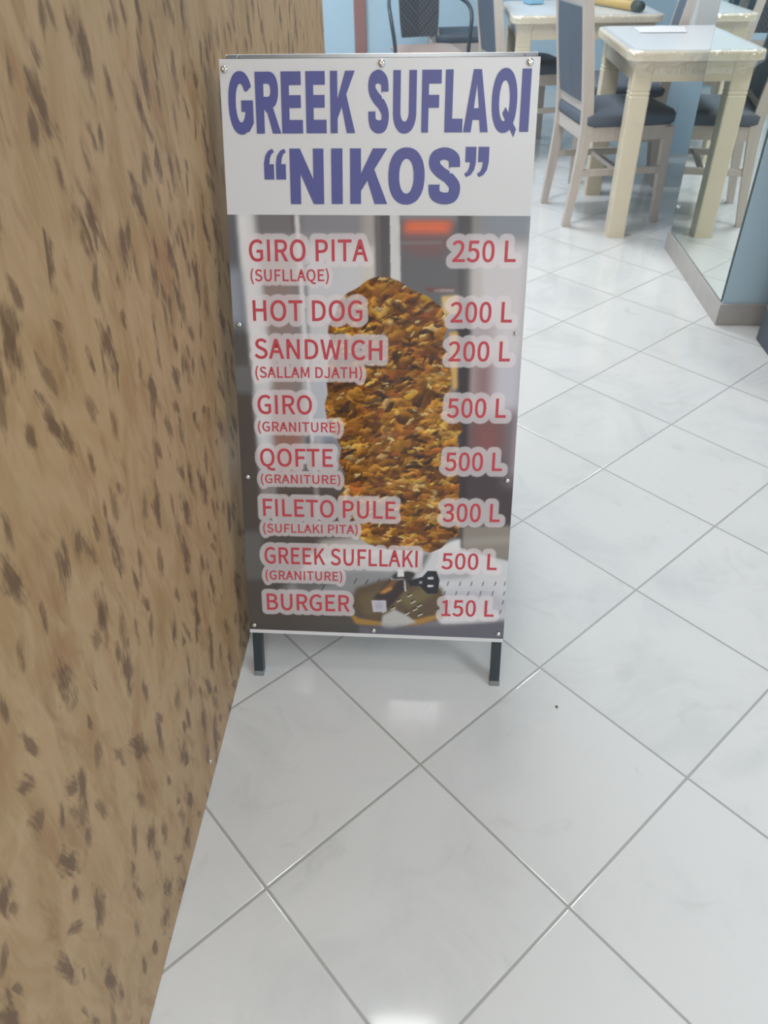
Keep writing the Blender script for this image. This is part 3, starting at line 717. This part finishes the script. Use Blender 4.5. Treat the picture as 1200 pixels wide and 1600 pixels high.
    ((456.0, 199.2, 457.9, 208.5, 460.1, 208.6, 458.2, 199.2), (96, 97, 102), 0.4, 1),
    ((477.7, 200.0, 479.5, 209.4, 481.7, 209.4, 479.8, 200.1), (96, 97, 102), 0.4, 1),
    ((375.8, 177.2, 377.9, 186.7, 380.1, 186.8, 378.0, 177.3), (96, 97, 102), 0.4, 1),
    ((476.3, 181.3, 478.2, 190.7, 480.4, 190.8, 478.5, 181.4), (96, 97, 102), 0.4, 1),
    ((400.1, 178.2, 402.1, 187.7, 404.3, 187.8, 402.3, 178.3), (96, 97, 102), 0.4, 1),
    ((424.4, 179.2, 426.4, 188.6, 428.5, 188.7, 426.5, 179.3), (96, 97, 102), 0.4, 1),
    ((448.6, 180.2, 450.5, 189.6, 452.7, 189.7, 450.7, 180.2), (96, 97, 102), 0.4, 1),
    ((374.0, 156.9, 376.2, 166.4, 378.3, 166.5, 376.2, 156.9), (96, 97, 102), 0.4, 1),
    ((472.6, 161.0, 474.5, 170.5, 476.7, 170.6, 474.8, 161.0), (96, 97, 102), 0.4, 1),
    ((398.5, 157.9, 400.5, 167.4, 402.7, 167.5, 400.7, 158.0), (96, 97, 102), 0.4, 1),
    ((422.8, 158.9, 424.9, 168.4, 427.0, 168.5, 425.0, 159.0), (96, 97, 102), 0.4, 1),
    ((447.2, 159.9, 449.1, 169.4, 451.3, 169.5, 449.3, 160.0), (96, 97, 102), 0.4, 1),
    ((193.1, 213.6, 198.7, 224.4, 201.1, 224.5, 195.5, 213.7), (70, 70, 74), 0.4, 1),
    ((215.2, 213.1, 220.7, 223.9, 223.1, 224.0, 217.6, 213.2), (70, 70, 74), 0.4, 1),
    ((237.2, 215.2, 242.7, 226.1, 245.1, 226.2, 239.7, 215.3), (70, 70, 74), 0.4, 1),
    ((131.2, 199.1, 137.0, 210.1, 139.4, 210.2, 133.7, 199.2), (70, 70, 74), 0.4, 1),
    ((223.8, 196.0, 229.3, 206.9, 231.7, 207.0, 226.2, 196.1), (70, 70, 74), 0.4, 1),
    ((168.4, 207.3, 174.1, 218.2, 176.5, 218.3, 170.9, 207.4), (70, 70, 74), 0.4, 1),
    ((248.3, 202.3, 253.8, 213.2, 256.2, 213.3, 250.8, 202.4), (70, 70, 74), 0.4, 1),
    ((187.9, 168.9, 198.0, 205.7, 251.8, 225.1, 312.6, 228.7, 361.5, 212.1, 374.8, 176.5, 363.6, 144.8, 302.2, 131.3, 227.6, 133.6), (92, 78, 62), 3, 1),
    ((202.8, 187.1, 252.0, 207.8, 301.0, 200.4, 264.8, 154.4, 215.2, 149.6), (104, 90, 68), 5, 1),
    ((276.7, 186.0, 325.1, 210.7, 349.8, 198.3, 301.6, 166.8), (112, 100, 72), 4, 1),
    ((184.0, 153.7, 202.7, 140.8, 252.5, 134.6, 314.4, 142.8, 363.2, 158.4, 365.9, 150.4, 314.7, 130.4, 252.6, 125.0, 197.6, 128.2), (160, 122, 62), 1.6, 1),
    ((275.6, 179.2, 284.1, 184.3, 286.6, 183.0, 278.0, 178.0), (196, 188, 170), 0.5, 1),
    ((275.5, 183.3, 284.0, 187.7, 284.7, 185.7, 278.0, 180.7), (54, 50, 44), 0.5, 1),
    ((302.6, 177.6, 311.1, 182.7, 313.6, 181.4, 305.1, 176.4), (196, 188, 170), 0.5, 1),
    ((302.5, 181.7, 311.0, 186.0, 311.7, 184.1, 305.0, 179.1), (54, 50, 44), 0.5, 1),
    ((315.0, 170.0, 323.5, 175.1, 326.0, 173.8, 317.5, 168.8), (196, 188, 170), 0.5, 1),
    ((315.0, 174.1, 323.4, 178.5, 324.1, 176.5, 317.5, 171.5), (54, 50, 44), 0.5, 1),
    ((306.6, 161.5, 315.1, 166.6, 317.6, 165.4, 309.1, 160.3), (196, 188, 170), 0.5, 1),
    ((306.5, 165.6, 315.0, 170.0, 315.7, 168.0, 309.0, 163.0), (54, 50, 44), 0.5, 1),
    ((264.7, 162.5, 273.3, 167.6, 275.7, 166.4, 267.2, 161.3), (196, 188, 170), 0.5, 1),
    ((264.6, 166.6, 273.2, 171.0, 273.9, 169.0, 267.1, 164.0), (54, 50, 44), 0.5, 1),
    ((292.0, 152.8, 300.5, 157.9, 303.0, 156.6, 294.5, 151.5), (196, 188, 170), 0.5, 1),
    ((291.9, 156.8, 300.5, 161.3, 301.1, 159.3, 294.4, 154.2), (54, 50, 44), 0.5, 1),
    ((316.7, 151.1, 325.2, 156.2, 327.7, 154.9, 319.2, 149.8), (196, 188, 170), 0.5, 1),
    ((316.6, 155.1, 325.1, 159.6, 325.8, 157.6, 319.1, 152.5), (54, 50, 44), 0.5, 1),
    ((272.3, 146.5, 280.9, 151.6, 283.4, 150.4, 274.8, 145.2), (196, 188, 170), 0.5, 1),
    ((272.2, 150.6, 280.8, 155.0, 281.5, 153.0, 274.7, 147.9), (54, 50, 44), 0.5, 1),
    ((247.4, 155.0, 256.0, 160.1, 258.5, 158.9, 249.9, 153.7), (196, 188, 170), 0.5, 1),
    ((247.4, 159.1, 256.0, 163.5, 256.6, 161.5, 249.9, 156.5), (54, 50, 44), 0.5, 1),
    ((296.2, 190.8, 304.7, 195.9, 307.2, 194.6, 298.7, 189.6), (196, 188, 170), 0.5, 1),
    ((296.2, 194.8, 304.6, 199.2, 305.3, 197.2, 298.7, 192.3), (54, 50, 44), 0.5, 1),
    ((249.9, 148.3, 272.1, 162.8, 297.0, 150.2, 314.5, 137.3, 265.1, 117.2, 247.6, 126.2), (176, 174, 172), 2, 1),
    ((252.6, 123.6, 277.4, 131.6, 271.4, 116.1, 252.7, 115.3), (196, 196, 198), 1.5, 1),
    ((202.6, 124.2, 376.4, 131.7, 497.6, 153.2, 501.3, 92.9, 202.5, 79.4), (96, 95, 106), 4, 1),
    ((-25.2, 118.7, 202.6, 127.0, 202.5, 79.4, -27.8, 69.0), (76, 74, 74), 3, 1),
    ((230.0, 182.8, 264.0, 228.2, 295.6, 228.1, 295.9, 209.5, 257.3, 158.1, 255.9, 181.1), (62, 54, 54), 0.8, 1),
    ((247.1, 202.3, 268.9, 227.1, 278.6, 224.8, 266.7, 205.7), (118, 84, 62), 1.2, 1),
    ((242.2, 196.7, 266.6, 211.1, 266.7, 204.4, 252.1, 195.8), (196, 140, 72), 0.8, 1),
    ((264.0, 228.2, 291.9, 229.3, 294.8, 201.5, 291.2, 201.3, 289.6, 225.2, 266.5, 224.3), (182, 180, 180), 0.5, 1),
    ((228.1, 180.0, 255.9, 181.1, 257.3, 157.5, 231.3, 155.7), (186, 181, 194), 0.6, 1),
    ((234.9, 174.9, 249.7, 175.5, 249.8, 163.3, 236.2, 162.7), (168, 164, 180), 0.8, 1),
    ((266.4, 232.2, 278.4, 243.2, 302.5, 246.7, 312.4, 237.9, 300.6, 217.7, 288.3, 226.5, 268.9, 224.4), (62, 58, 60), 0.8, 1),
    ((277.1, 247.1, 289.2, 247.5, 289.5, 231.8, 277.3, 231.3), (214, 214, 216), 0.5, 1),
    ((298.1, 222.9, 324.6, 233.1, 333.9, 245.3, 350.8, 245.9, 357.4, 227.8, 354.6, 199.8, 335.2, 197.7, 318.9, 214.4, 300.7, 212.4), (46, 47, 54), 0.7, 1),
    ((334.3, 232.2, 345.1, 233.9, 345.3, 228.6, 334.4, 228.2), (190, 192, 196), 0.4, 1),
    ((334.7, 216.3, 345.6, 216.7, 345.7, 212.8, 334.8, 212.4), (208, 208, 210), 0.4, 1),
    ((318.7, 223.7, 324.8, 223.9, 324.9, 218.6, 318.9, 218.4), (140, 142, 146), 0.6, 1)]
MEAT = [231.5, 773.6, 250.8, 774.8, 271.2, 768.9, 292.8, 754.8, 320.9, 743.7, 342.8, 728.4, 353.1, 710.8, 355.8, 692.9, 350.0, 673.7, 358.7, 641.5, 366.4, 611.0, 364.0, 584.4, 371.6, 558.7, 380.3, 536.2, 390.1, 516.9, 379.3, 505.1, 384.8, 478.5, 382.8, 442.9, 387.7, 407.0, 384.5, 370.2, 390.1, 345.6, 388.9, 316.6, 373.7, 311.1, 358.9, 292.7, 337.8, 281.7, 317.3, 288.7, 287.4, 285.1, 257.4, 286.7, 224.8, 293.3, 203.2, 310.5, 189.0, 342.9, 170.1, 369.9, 165.6, 387.1, 179.9, 401.0, 173.0, 416.7, 180.2, 429.1, 167.5, 452.8, 172.5, 479.1, 164.6, 496.6, 148.7, 516.1, 146.7, 536.9, 143.7, 557.4, 149.7, 576.9, 147.7, 595.9, 154.8, 613.9, 150.6, 631.5, 166.5, 651.5, 160.0, 666.6, 151.4, 681.5, 153.8, 696.5, 165.0, 711.6, 171.9, 734.8, 185.0, 747.4, 204.6, 756.9, 217.5, 767.4]
NBACK = len(PICTURE)
du_ = 1.45
us = np.arange(-12.6, 483.3, du_); vs = np.arange(108.6, 871.0, du_)
UU, VV = np.meshgrid(us, vs)
# print stops along a very slightly sloping upper edge
img = np.zeros(UU.shape + (3,)) + 0.2


def inside(pts):
    p = np.array(pts, float).reshape(-1, 2)
    res = np.zeros(UU.shape, bool); n = len(p); j = n - 1
    for i in range(n):
        (xi, yi), (xj, yj) = p[i], p[j]
        if abs(yi - yj) > 1e-9:
            res ^= ((yi > VV) != (yj > VV)) & (UU < (xj - xi) * (VV - yi) / (yj - yi) + xi)
        j = i
    return res


def soften(mk, mm):
    k = max(0, int(round(mm / du_)))
    if k == 0: return mk
    for _ in range(2):
        for ax in (0, 1):
            pad = [(0, 0), (0, 0)]; pad[ax] = (k, k)
            c = np.cumsum(np.pad(mk, pad, mode='edge'), axis=ax)
            c = np.insert(c, 0, 0, axis=ax)
            n = mk.shape[ax]; w = 2 * k + 1
            mk = (np.take(c, np.arange(w, w + n), ax) - np.take(c, np.arange(0, n), ax)) / w
    return mk


def paint(mk, col):
    global img
    img = img * (1 - mk[..., None]) + np.array(lin(col)) * mk[..., None]


def aa(pts):
    """coverage with a little supersampling"""
    global UU, VV
    acc = 0.0
    u0, v0 = UU, VV
    for ox in (-0.25, 0.25):
        for oy in (-0.25, 0.25):
            UU, VV = u0 + ox * du_, v0 + oy * du_
            acc = acc + inside(pts)
    UU, VV = u0, v0
    return acc / 4.0


for pts, col_, soft, al in PICTURE:
    paint(soften(aa(pts), soft) * al, col_)
# stacked roast meat: overlapping slivers, browned at random
mm_ = aa(MEAT)
back = img.copy()
paint(mm_, (104, 66, 38))
mp = np.array(MEAT).reshape(-1, 2); lo = mp.min(0); hi = mp.max(0)
pal = [((202, 156, 72), 5), ((178, 130, 58), 6), ((218, 186, 104), 3.0), ((146, 100, 52), 6), ((114, 78, 48), 7), ((80, 60, 52), 5), ((226, 206, 156), 1.6),
       ((172, 108, 58), 2.0), ((140, 88, 62), 2), ((220, 188, 78), 1.8)]
wts = np.array([p[1] for p in pal]); wts = wts / wts.sum()
for k in range(1700):
    f = k / 1700
    cx, cy = rng.uniform(lo[0], hi[0]), rng.uniform(lo[1], hi[1])
    L_ = rng.uniform(10, 32) * (1 - 0.66 * f); W_ = L_ * rng.uniform(0.18, 0.48)
    an = rng.normal(0.22, 0.42)
    ci = rng.choice(len(pal), p=wts); c_ = np.array(pal[ci][0], float)
    c_ = np.clip(c_ * rng.uniform(0.78, 1.10) * np.array([1.05, 0.96, 0.84]), 0, 255)
    if k > 1480:        # dark crevices and bright highlights of the pictured meat last
        c_ = np.array((66, 48, 44) if k % 5 < 3 else (232, 208, 140), float); W_ *= 0.7
        L_ = rng.uniform(5, 17) if k % 5 < 3 else rng.uniform(3, 8)
        W_ = L_ * rng.uniform(0.2, 0.4)
    i0 = np.searchsorted(us, cx - L_ * 1.1); i1 = np.searchsorted(us, cx + L_ * 1.1)
    j0 = np.searchsorted(vs, cy - L_ * 1.1); j1 = np.searchsorted(vs, cy + L_ * 1.1)
    if i1 - i0 < 2 or j1 - j0 < 2: continue
    X = UU[j0:j1, i0:i1] - cx; Y = VV[j0:j1, i0:i1] - cy
    a_ = X * math.cos(an) + Y * math.sin(an); b_ = -X * math.sin(an) + Y * math.cos(an)
    b_ = b_ + 0.25 * W_ * np.sin(a_ / L_ * rng.uniform(3, 8) + rng.uniform(0, 6))
    d = (a_ / L_) ** 2 + (b_ / W_) ** 2
    al = np.clip((1 - d) * 3.0, 0, 1) * rng.uniform(0.55, 0.95)
    # each sliver is printed darker along its lower rim
    cc = np.array(lin(c_)); edge = np.clip(0.5 + b_ / (2 * W_), 0, 1)[..., None]
    shade = cc * (0.36 + 0.80 * edge)
    sub = img[j0:j1, i0:i1]
    img[j0:j1, i0:i1] = sub * (1 - al[..., None]) + shade * al[..., None]
img = soften(img[..., 0], 0.6)[..., None] * np.array([1, 0, 0]) + soften(img[..., 1], 0.6)[..., None] * np.array([0, 1, 0]) + soften(img[..., 2], 0.6)[..., None] * np.array([0, 0, 1])
jag = soften(mm_, 1.0)
wob = np.clip((jag - 0.5) * 3 + 0.5 + 0.0, 0, 1)
img = back * (1 - wob[..., None]) + img * wob[..., None]
# pale rim printed round every line of red lettering
halo = np.zeros(UU.shape)
for kind, text, cs in texts:
    if kind == 'heading_lettering': continue
    R_ = {'item_lettering': 9.6, 'price_lettering': 10.4, 'note_lettering': 7.2}[kind]
    for p in cs:
        q = np.vstack([p, p[:1]])
        for (xa, ya), (xb, yb) in zip(q, q[1:]):
            nn = max(1, int(math.hypot(xb - xa, yb - ya) / 3))
            for s_ in range(nn):
                cx, cy = xa + (xb - xa) * s_ / nn, ya + (yb - ya) * s_ / nn
                i0 = np.searchsorted(us, cx - R_ - 2); i1 = np.searchsorted(us, cx + R_ + 2)
                j0 = np.searchsorted(vs, cy - R_ - 2); j1 = np.searchsorted(vs, cy + R_ + 2)
                d = np.hypot(UU[j0:j1, i0:i1] - cx, VV[j0:j1, i0:i1] - cy)
                halo[j0:j1, i0:i1] = np.maximum(halo[j0:j1, i0:i1], np.clip((R_ - d) / du_ + 0.5, 0, 1))
paint(halo * 0.60, (216, 208, 212))
# printing-ink level so that the print's white equals the board's
img = np.clip(img / lin((212, 212, 212))[0] * 0.86, 0, 0.9)
nx, ny = len(us), len(vs)
co = np.empty((ny, nx, 3))
n_off = 0.0004
co[..., 0] = UU / 1000; co[..., 1] = VV / 1000 * ST - n_off * CT; co[..., 2] = VV / 1000 * CT + n_off * ST
me = bpy.data.meshes.new('photo_print')
idx = np.arange(nx * ny).reshape(ny, nx)
quads = np.stack([idx[:-1, :-1], idx[:-1, 1:], idx[1:, 1:], idx[1:, :-1]], -1).reshape(-1, 4)
me.vertices.add(nx * ny); me.vertices.foreach_set('co', co.reshape(-1))
me.loops.add(quads.size); me.loops.foreach_set('vertex_index', quads.reshape(-1).astype(np.int32))
me.polygons.add(len(quads)); me.polygons.foreach_set('loop_start', (np.arange(len(quads)) * 4).astype(np.int32))
me.update(calc_edges=True); me.validate()
ca = me.color_attributes.new('ink', 'FLOAT_COLOR', 'POINT')
ca.data.foreach_set('color', np.concatenate([img, np.ones(img.shape[:2] + (1,))], -1).reshape(-1).astype(np.float32))
M_print = mat('printed_photo_ink', (0.5, 0.5, 0.5), 0.07)
t = NT(M_print); at_ = t.n('ShaderNodeAttribute'); at_.attribute_name = 'ink'
t.l(at_.outputs['Color'], t.b.inputs['Base Color'])
me.materials.append(M_print)
po = bpy.data.objects.new('photo_print', me); C.objects.link(po); po.parent = sg
po['label'] = 'printed photograph of roast meat on an upright spit'

# ---------------------------------------------------------------- tables


def make_table(label, cx, cy, w, d, rz=0.0):
    """square cream dining table wrapped in clear film"""
    root = empty('dining_table', (cx, cy, 0), rz)
    tag(root, label, 'table')
    bm = bmesh.new(); hx, hy = w / 2, d / 2
    loft(bm, [rrect(0, 0, z, hx - i, hy - i, 0.055 - i * 0.4, 6) for z, i in ((0.708, 0.006), (0.711, 0.0), (0.737, 0.0), (0.743, 0.003), (0.745, 0.009))])
    obj('tabletop', bm, [M_cream], root, False)
    bm = bmesh.new(); loft(bm, [rrect(0, 0, z, hx - 0.009, hy - 0.009, 0.05, 6) for z in (0.7452, 0.7458)])
    f = obj('top_sheet', bm, M_top, root); f['label'] = 'white laminate surface'
    ins = 0.05
    bm = bmesh.new(); a = hx - ins; b = hy - ins
    for s in (-1, 1):
        box(bm, -a + 0.06, a - 0.06, s * b - 0.011, s * b + 0.011, 0.632, 0.708)
        box(bm, s * a - 0.011, s * a + 0.011, -b + 0.06, b - 0.06, 0.632, 0.708)
    obj('apron', bm, M_cream, root)
    for sx in (-1, 1):
        for sy in (-1, 1):
            bm = bmesh.new(); x, y = sx * (hx - 0.075), sy * (hy - 0.075)
            prof = [(0.708, 0.040), (0.600, 0.040), (0.596, 0.0375), (0.592, 0.040), (0.584, 0.040), (0.580, 0.0375), (0.576, 0.040), (0.25, 0.040), (0.06, 0.040), (0.0, 0.041)]
            loft(bm, [rrect(x, y, z, h, h, 0.006, 2) for z, h in reversed(prof)])
            obj('leg', bm, M_cream, root)
    bm = bmesh.new()
    n_ = 0
    rings = []
    for z, o_f in ((0.7475, -0.03), (0.7470, -0.004), (0.741, 0.003), (0.722, 0.0035), (0.704, 0.001), (0.680, -0.028), (0.655, -0.034)):
        r = rrect(0, 0, z, hx + o_f, hy + o_f, 0.05, 6)
        rings.append([(x + random.uniform(-.0025, .0025), y + random.uniform(-.0025, .0025), zz + (random.uniform(-.006, .006) if z < 0.7 else 0)) for x, y, zz in r])
    loft(bm, rings, cap=False)
    obj('wrapping_film', bm, M_film, root, True)
    return root


make_table('cream film-wrapped table standing against the wall mirror, papers on its top', 1.17, 3.945, 0.80, 0.81)
make_table('cream film-wrapped table further back, with a tan stick lying on it', 0.80, 5.215, 0.80, 0.82)

# ---------------------------------------------------------------- upholstered wooden chairs


def post(bm, pts, wx, wy, y):
    loft(bm, [[(x - wx[i] / 2, y - wy / 2, z), (x + wx[i] / 2, y - wy / 2, z), (x + wx[i] / 2, y + wy / 2, z), (x - wx[i] / 2, y + wy / 2, z)] for i, (x, z) in enumerate(pts)])


def make_chair(name):
    """faces local +x"""
    root = empty(name, (0, 0, 0))
    W = 0.184
    back = [(-0.222, 0.0), (-0.205, 0.15), (-0.188, 0.33), (-0.182, 0.43), (-0.190, 0.52), (-0.212, 0.68), (-0.240, 0.86), (-0.262, 1.0)]
    wx = [0.032, 0.038, 0.046, 0.052, 0.048, 0.046, 0.042, 0.034]
    for s in (-1, 1):
        bm = bmesh.new(); post(bm, back, wx, 0.028, s * W); obj('back_post', bm, M_wood, root)
    for s in (-1, 1):
        bm = bmesh.new(); post(bm, [(0.214, 0.0), (0.205, 0.25), (0.2, 0.42)], [0.030, 0.038, 0.042], 0.034, s * W); obj('leg', bm, M_wood, root)
    bm = bmesh.new()
    for s in (-1, 1):
        box(bm, -0.165, 0.185, s * W - 0.011, s * W + 0.011, 0.370, 0.428)
    box(bm, 0.19, 0.212, -W, W, 0.370, 0.428); box(bm, -0.198, -0.172, -W, W, 0.375, 0.43)
    obj('seat_frame', bm, M_wood, root)
    for s in (-1, 1):
        bm = bmesh.new(); box(bm, -0.195, 0.195, s * W - 0.009, s * W + 0.009, 0.222, 0.252, 0.003); obj('stretcher', bm, M_wood, root)
    bm = bmesh.new(); box(bm, -0.01, 0.012, -W, W, 0.226, 0.248, 0.003); obj('stretcher', bm, M_wood, root)
    bm = bmesh.new()
    loft(bm, [rrect(0.012, 0, z, hx, hy, 0.04, 5) for z, hx, hy in ((0.429, 0.205, 0.195), (0.440, 0.215, 0.205), (0.470, 0.216, 0.206), (0.485, 0.206, 0.196), (0.492, 0.175, 0.165), (0.494, 0.10, 0.09))])
    obj('seat', bm, M_fabric, root, True)

    def bx_at(z):
        for (x0, z0), (x1, z1) in zip(back, back[1:]):
            if z0 <= z <= z1: return x0 + (x1 - x0) * (z - z0) / (z1 - z0)
    for z0, z1 in ((0.485, 0.525), (0.875, 0.985)):
        bm = bmesh.new()
        xa, xb = bx_at(z0), bx_at(z1); w = W - 0.014
        loft(bm, [[(xa - .011, -w, z0), (xa + .011, -w, z0), (xa + .011, w, z0), (xa - .011, w, z0)], [(xb - .011, -w, z1), (xb + .011, -w, z1), (xb + .011, w, z1), (xb - .011, w, z1)]])
        obj('back_rail', bm, M_wood, root)
    bm = bmesh.new(); w = W - 0.014
    rings = []
    for i in range(9):
        z = 0.525 + 0.35 * i / 8; x = bx_at(z); b = 0.020 + 0.008 * math.sin(PI * i / 8)
        rings.append([(x - b * .75, -w, z), (x - b, 0, z), (x - b * .75, w, z), (x + b * .75, w, z), (x + b, 0, z), (x + b * .75, -w, z)])
    loft(bm, rings); obj('backrest', bm, M_fabric, root)
    return root


chair = make_chair('dining_chair')
spots = [
    (0.822, 3.955, math.radians(10), 'pale wood chair with slate seat tucked in left of the table by the mirror'),
    (1.00, 4.61, math.radians(171), 'pale wood chair facing left in the gap between the two cream tables'),
    (0.515, 5.265, math.radians(13), 'pale wood chair pushed in at the left side of the further cream table'),
    (0.16, 6.62, math.radians(6), 'pale wood chair at the back wall, just behind the dark tubular armchair'),
]
for i, (x, y, a, lab) in enumerate(spots):
    o = chair if i == 0 else copy_tree(chair)
    o.location = (x, y, 0); o.rotation_euler = (0, 0, a)
    tag(o, lab, 'chair', 'upholstered wooden dining chairs')

# dark tubular armchair facing the camera
ac = empty('tubular_armchair', (-0.075, 5.98, 0), math.radians(13))
tag(ac, 'dark metal tube armchair with woven back and pinkish seat, beyond the sign', 'armchair')
for s in (-1, 1):
    bm = bmesh.new()
    tube(bm, smooth_path([(s * 0.235, -0.22, 0), (s * 0.238, -0.225, 0.25), (s * 0.245, -0.22, 0.48), (s * 0.265, -0.19, 0.64), (s * 0.262, -0.10, 0.705), (s * 0.235, 0.05, 0.735), (s * 0.19, 0.18, 0.78), (s * 0.155, 0.235, 0.86), (s * 0.12, 0.25, 0.93)]), 0.0125, 10)
    obj('arm', bm, M_tubemetal, ac, True)
    bm = bmesh.new(); tube(bm, [(s * 0.17, 0.17, 0.45), (s * 0.19, 0.24, 0.2), (s * 0.205, 0.28, 0.0)], 0.0115, 10); obj('leg', bm, M_tubemetal, ac, True)
bm = bmesh.new()
loft(bm, [[(-w, y - .008, z), (0, y + .012, z), (w, y - .008, z), (w, y + .008, z), (0, y + .028, z), (-w, y + .008, z)] for w, y, z in ((0.125, 0.185, 0.50), (0.135, 0.20, 0.60), (0.14, 0.22, 0.75), (0.135, 0.24, 0.90), (0.12, 0.25, 0.96))])
obj('backrest', bm, M_weave, ac)
bm = bmesh.new(); loft(bm, [rrect(0, -0.02, z, hx, hy, 0.08, 6) for z, hx, hy in ((0.432, 0.20, 0.215), (0.440, 0.215, 0.23), (0.452, 0.215, 0.23), (0.458, 0.205, 0.22))])
obj('seat', bm, M_pinkwood, ac)
for w, y, z in ((0.235, -0.222, 0.42), (0.17, 0.175, 0.42)):
    bm = bmesh.new(); tube(bm, [(-w, y, z), (w, y, z)], 0.010, 8); obj('seat_rail', bm, M_tubemetal, ac, True)

# ---------------------------------------------------------------- small things
bm = bmesh.new()
pts = [(-0.105, -0.10), (0.10, -0.105), (0.135, 0.08), (0.03, 0.12), (-0.10, 0.075)]
n = 5
top = [bm.verts.new((x, y, 0.0012 + 0.002 * random.random())) for x, y in pts]; bot = [bm.verts.new((x, y, 0.0002)) for x, y in pts]
bm.faces.new(top); bm.faces.new(list(reversed(bot)))
for i in range(n): bm.faces.new((top[i], bot[i], bot[(i + 1) % n], top[(i + 1) % n]))
o = obj('paper_sheet', bm, M_paper); o.location = (1.02, 4.17, 0.7478)
tag(o, 'white sheet of paper lying on the table by the mirror', 'paper')
rod = empty('rolling_stick', (0.995, 5.09, 0.773), math.atan2(4.87 - 5.312, 1.082 - 0.908))
tag(rod, 'tan wooden stick with dark green end lying across the further table', 'stick')
bm = bmesh.new(); tube(bm, [(-0.30, 0, 0), (-0.28, 0, 0), (0.17, 0, 0)], [0.020, 0.024, 0.025], 14); obj('shaft', bm, M_tan, rod, True)
bm = bmesh.new(); tube(bm, [(0.17, 0, 0), (0.225, 0, 0), (0.235, 0, 0)], [0.0262, 0.0262, 0.022], 14); g_ = obj('grip', bm, M_green, rod, True); g_['label'] = 'dark green end grip'
bm = bmesh.new(); box(bm, -0.045, 0.045, -0.06, 0.06, 0, 0.05, 0.008, 2)
o = obj('napkin_pack', bm, M_napkin); o.location = (0.565, 5.42, 0.7478); o.rotation_euler = (0, 0, 0.3)
tag(o, 'small pale blue napkin pack on the further table', 'napkins')
cb = empty('metal_cabinet', (1.45, 2.22, 0))
tag(cb, 'grey metal cabinet on a dark plinth at the right edge, in front of blue pier', 'cabinet')
bm = bmesh.new(); box(bm, -0.305, 0.30, -0.30, 0.315, 0.0, 0.115, 0.006); p_ = obj('plinth', bm, M_plinth, cb); p_['label'] = 'dark plinth'
bm = bmesh.new(); box(bm, -0.302, 0.30, -0.30, 0.312, 0.115, 0.92, 0.006); obj('body', bm, M_cab, cb)
bm = bmesh.new(); box(bm, -0.31, -0.302, -0.28, 0.285, 0.17, 0.90, 0.003); d_ = obj('door', bm, M_cab, cb)
bm = bmesh.new(); box(bm, -0.322, -0.31, 0.25, 0.265, 0.45, 0.65, 0.003); obj('handle', bm, M_chrome, d_)
bm = bmesh.new(); bmesh.ops.create_icosphere(bm, subdivisions=2, radius=0.0028)
for vv in bm.verts: vv.co *= random.uniform(0.75, 1.2); vv.co.z = vv.co.z * 0.6 + 0.0017
o = obj('crumb', bm, M_crumb); o.location = (0.261, 0.923, 0)
tag(o, 'tiny brown crumb on the white floor right of the sign', 'crumb')
# ceiling lights; the last two are unseen fill panels added for brightness
for i, (x, y, sx, sy, w) in enumerate(PANELS):
    L = empty('ceiling_light', (x, y, CEIL - 0.045))
    tag(L, ['long ceiling light panel behind the camera', 'small ceiling light panel right above the pavement sign', 'square ceiling light panel midway along the passage', 'square ceiling light panel over the gap between the tables', 'long unseen fill panel added at the right side of the room', 'square unseen fill panel added to brighten the back wall'][i], 'light', 'ceiling light panels')
    bm = bmesh.new(); hx, hy = sx / 2 + 0.02, sy / 2 + 0.02
    box(bm, -hx, hx, -hy, -hy + 0.02, 0, 0.045); box(bm, -hx, hx, hy - 0.02, hy, 0, 0.045); box(bm, -hx, -hx + 0.02, -hy + 0.02, hy - 0.02, 0, 0.045); box(bm, hx - 0.02, hx, -hy + 0.02, hy - 0.02, 0, 0.045)
    obj('frame', bm, M_white, L)
    bm = bmesh.new(); box(bm, -hx + 0.02, hx - 0.02, -hy + 0.02, hy - 0.02, 0.012, 0.02); obj('diffuser', bm, M_lamp, L)
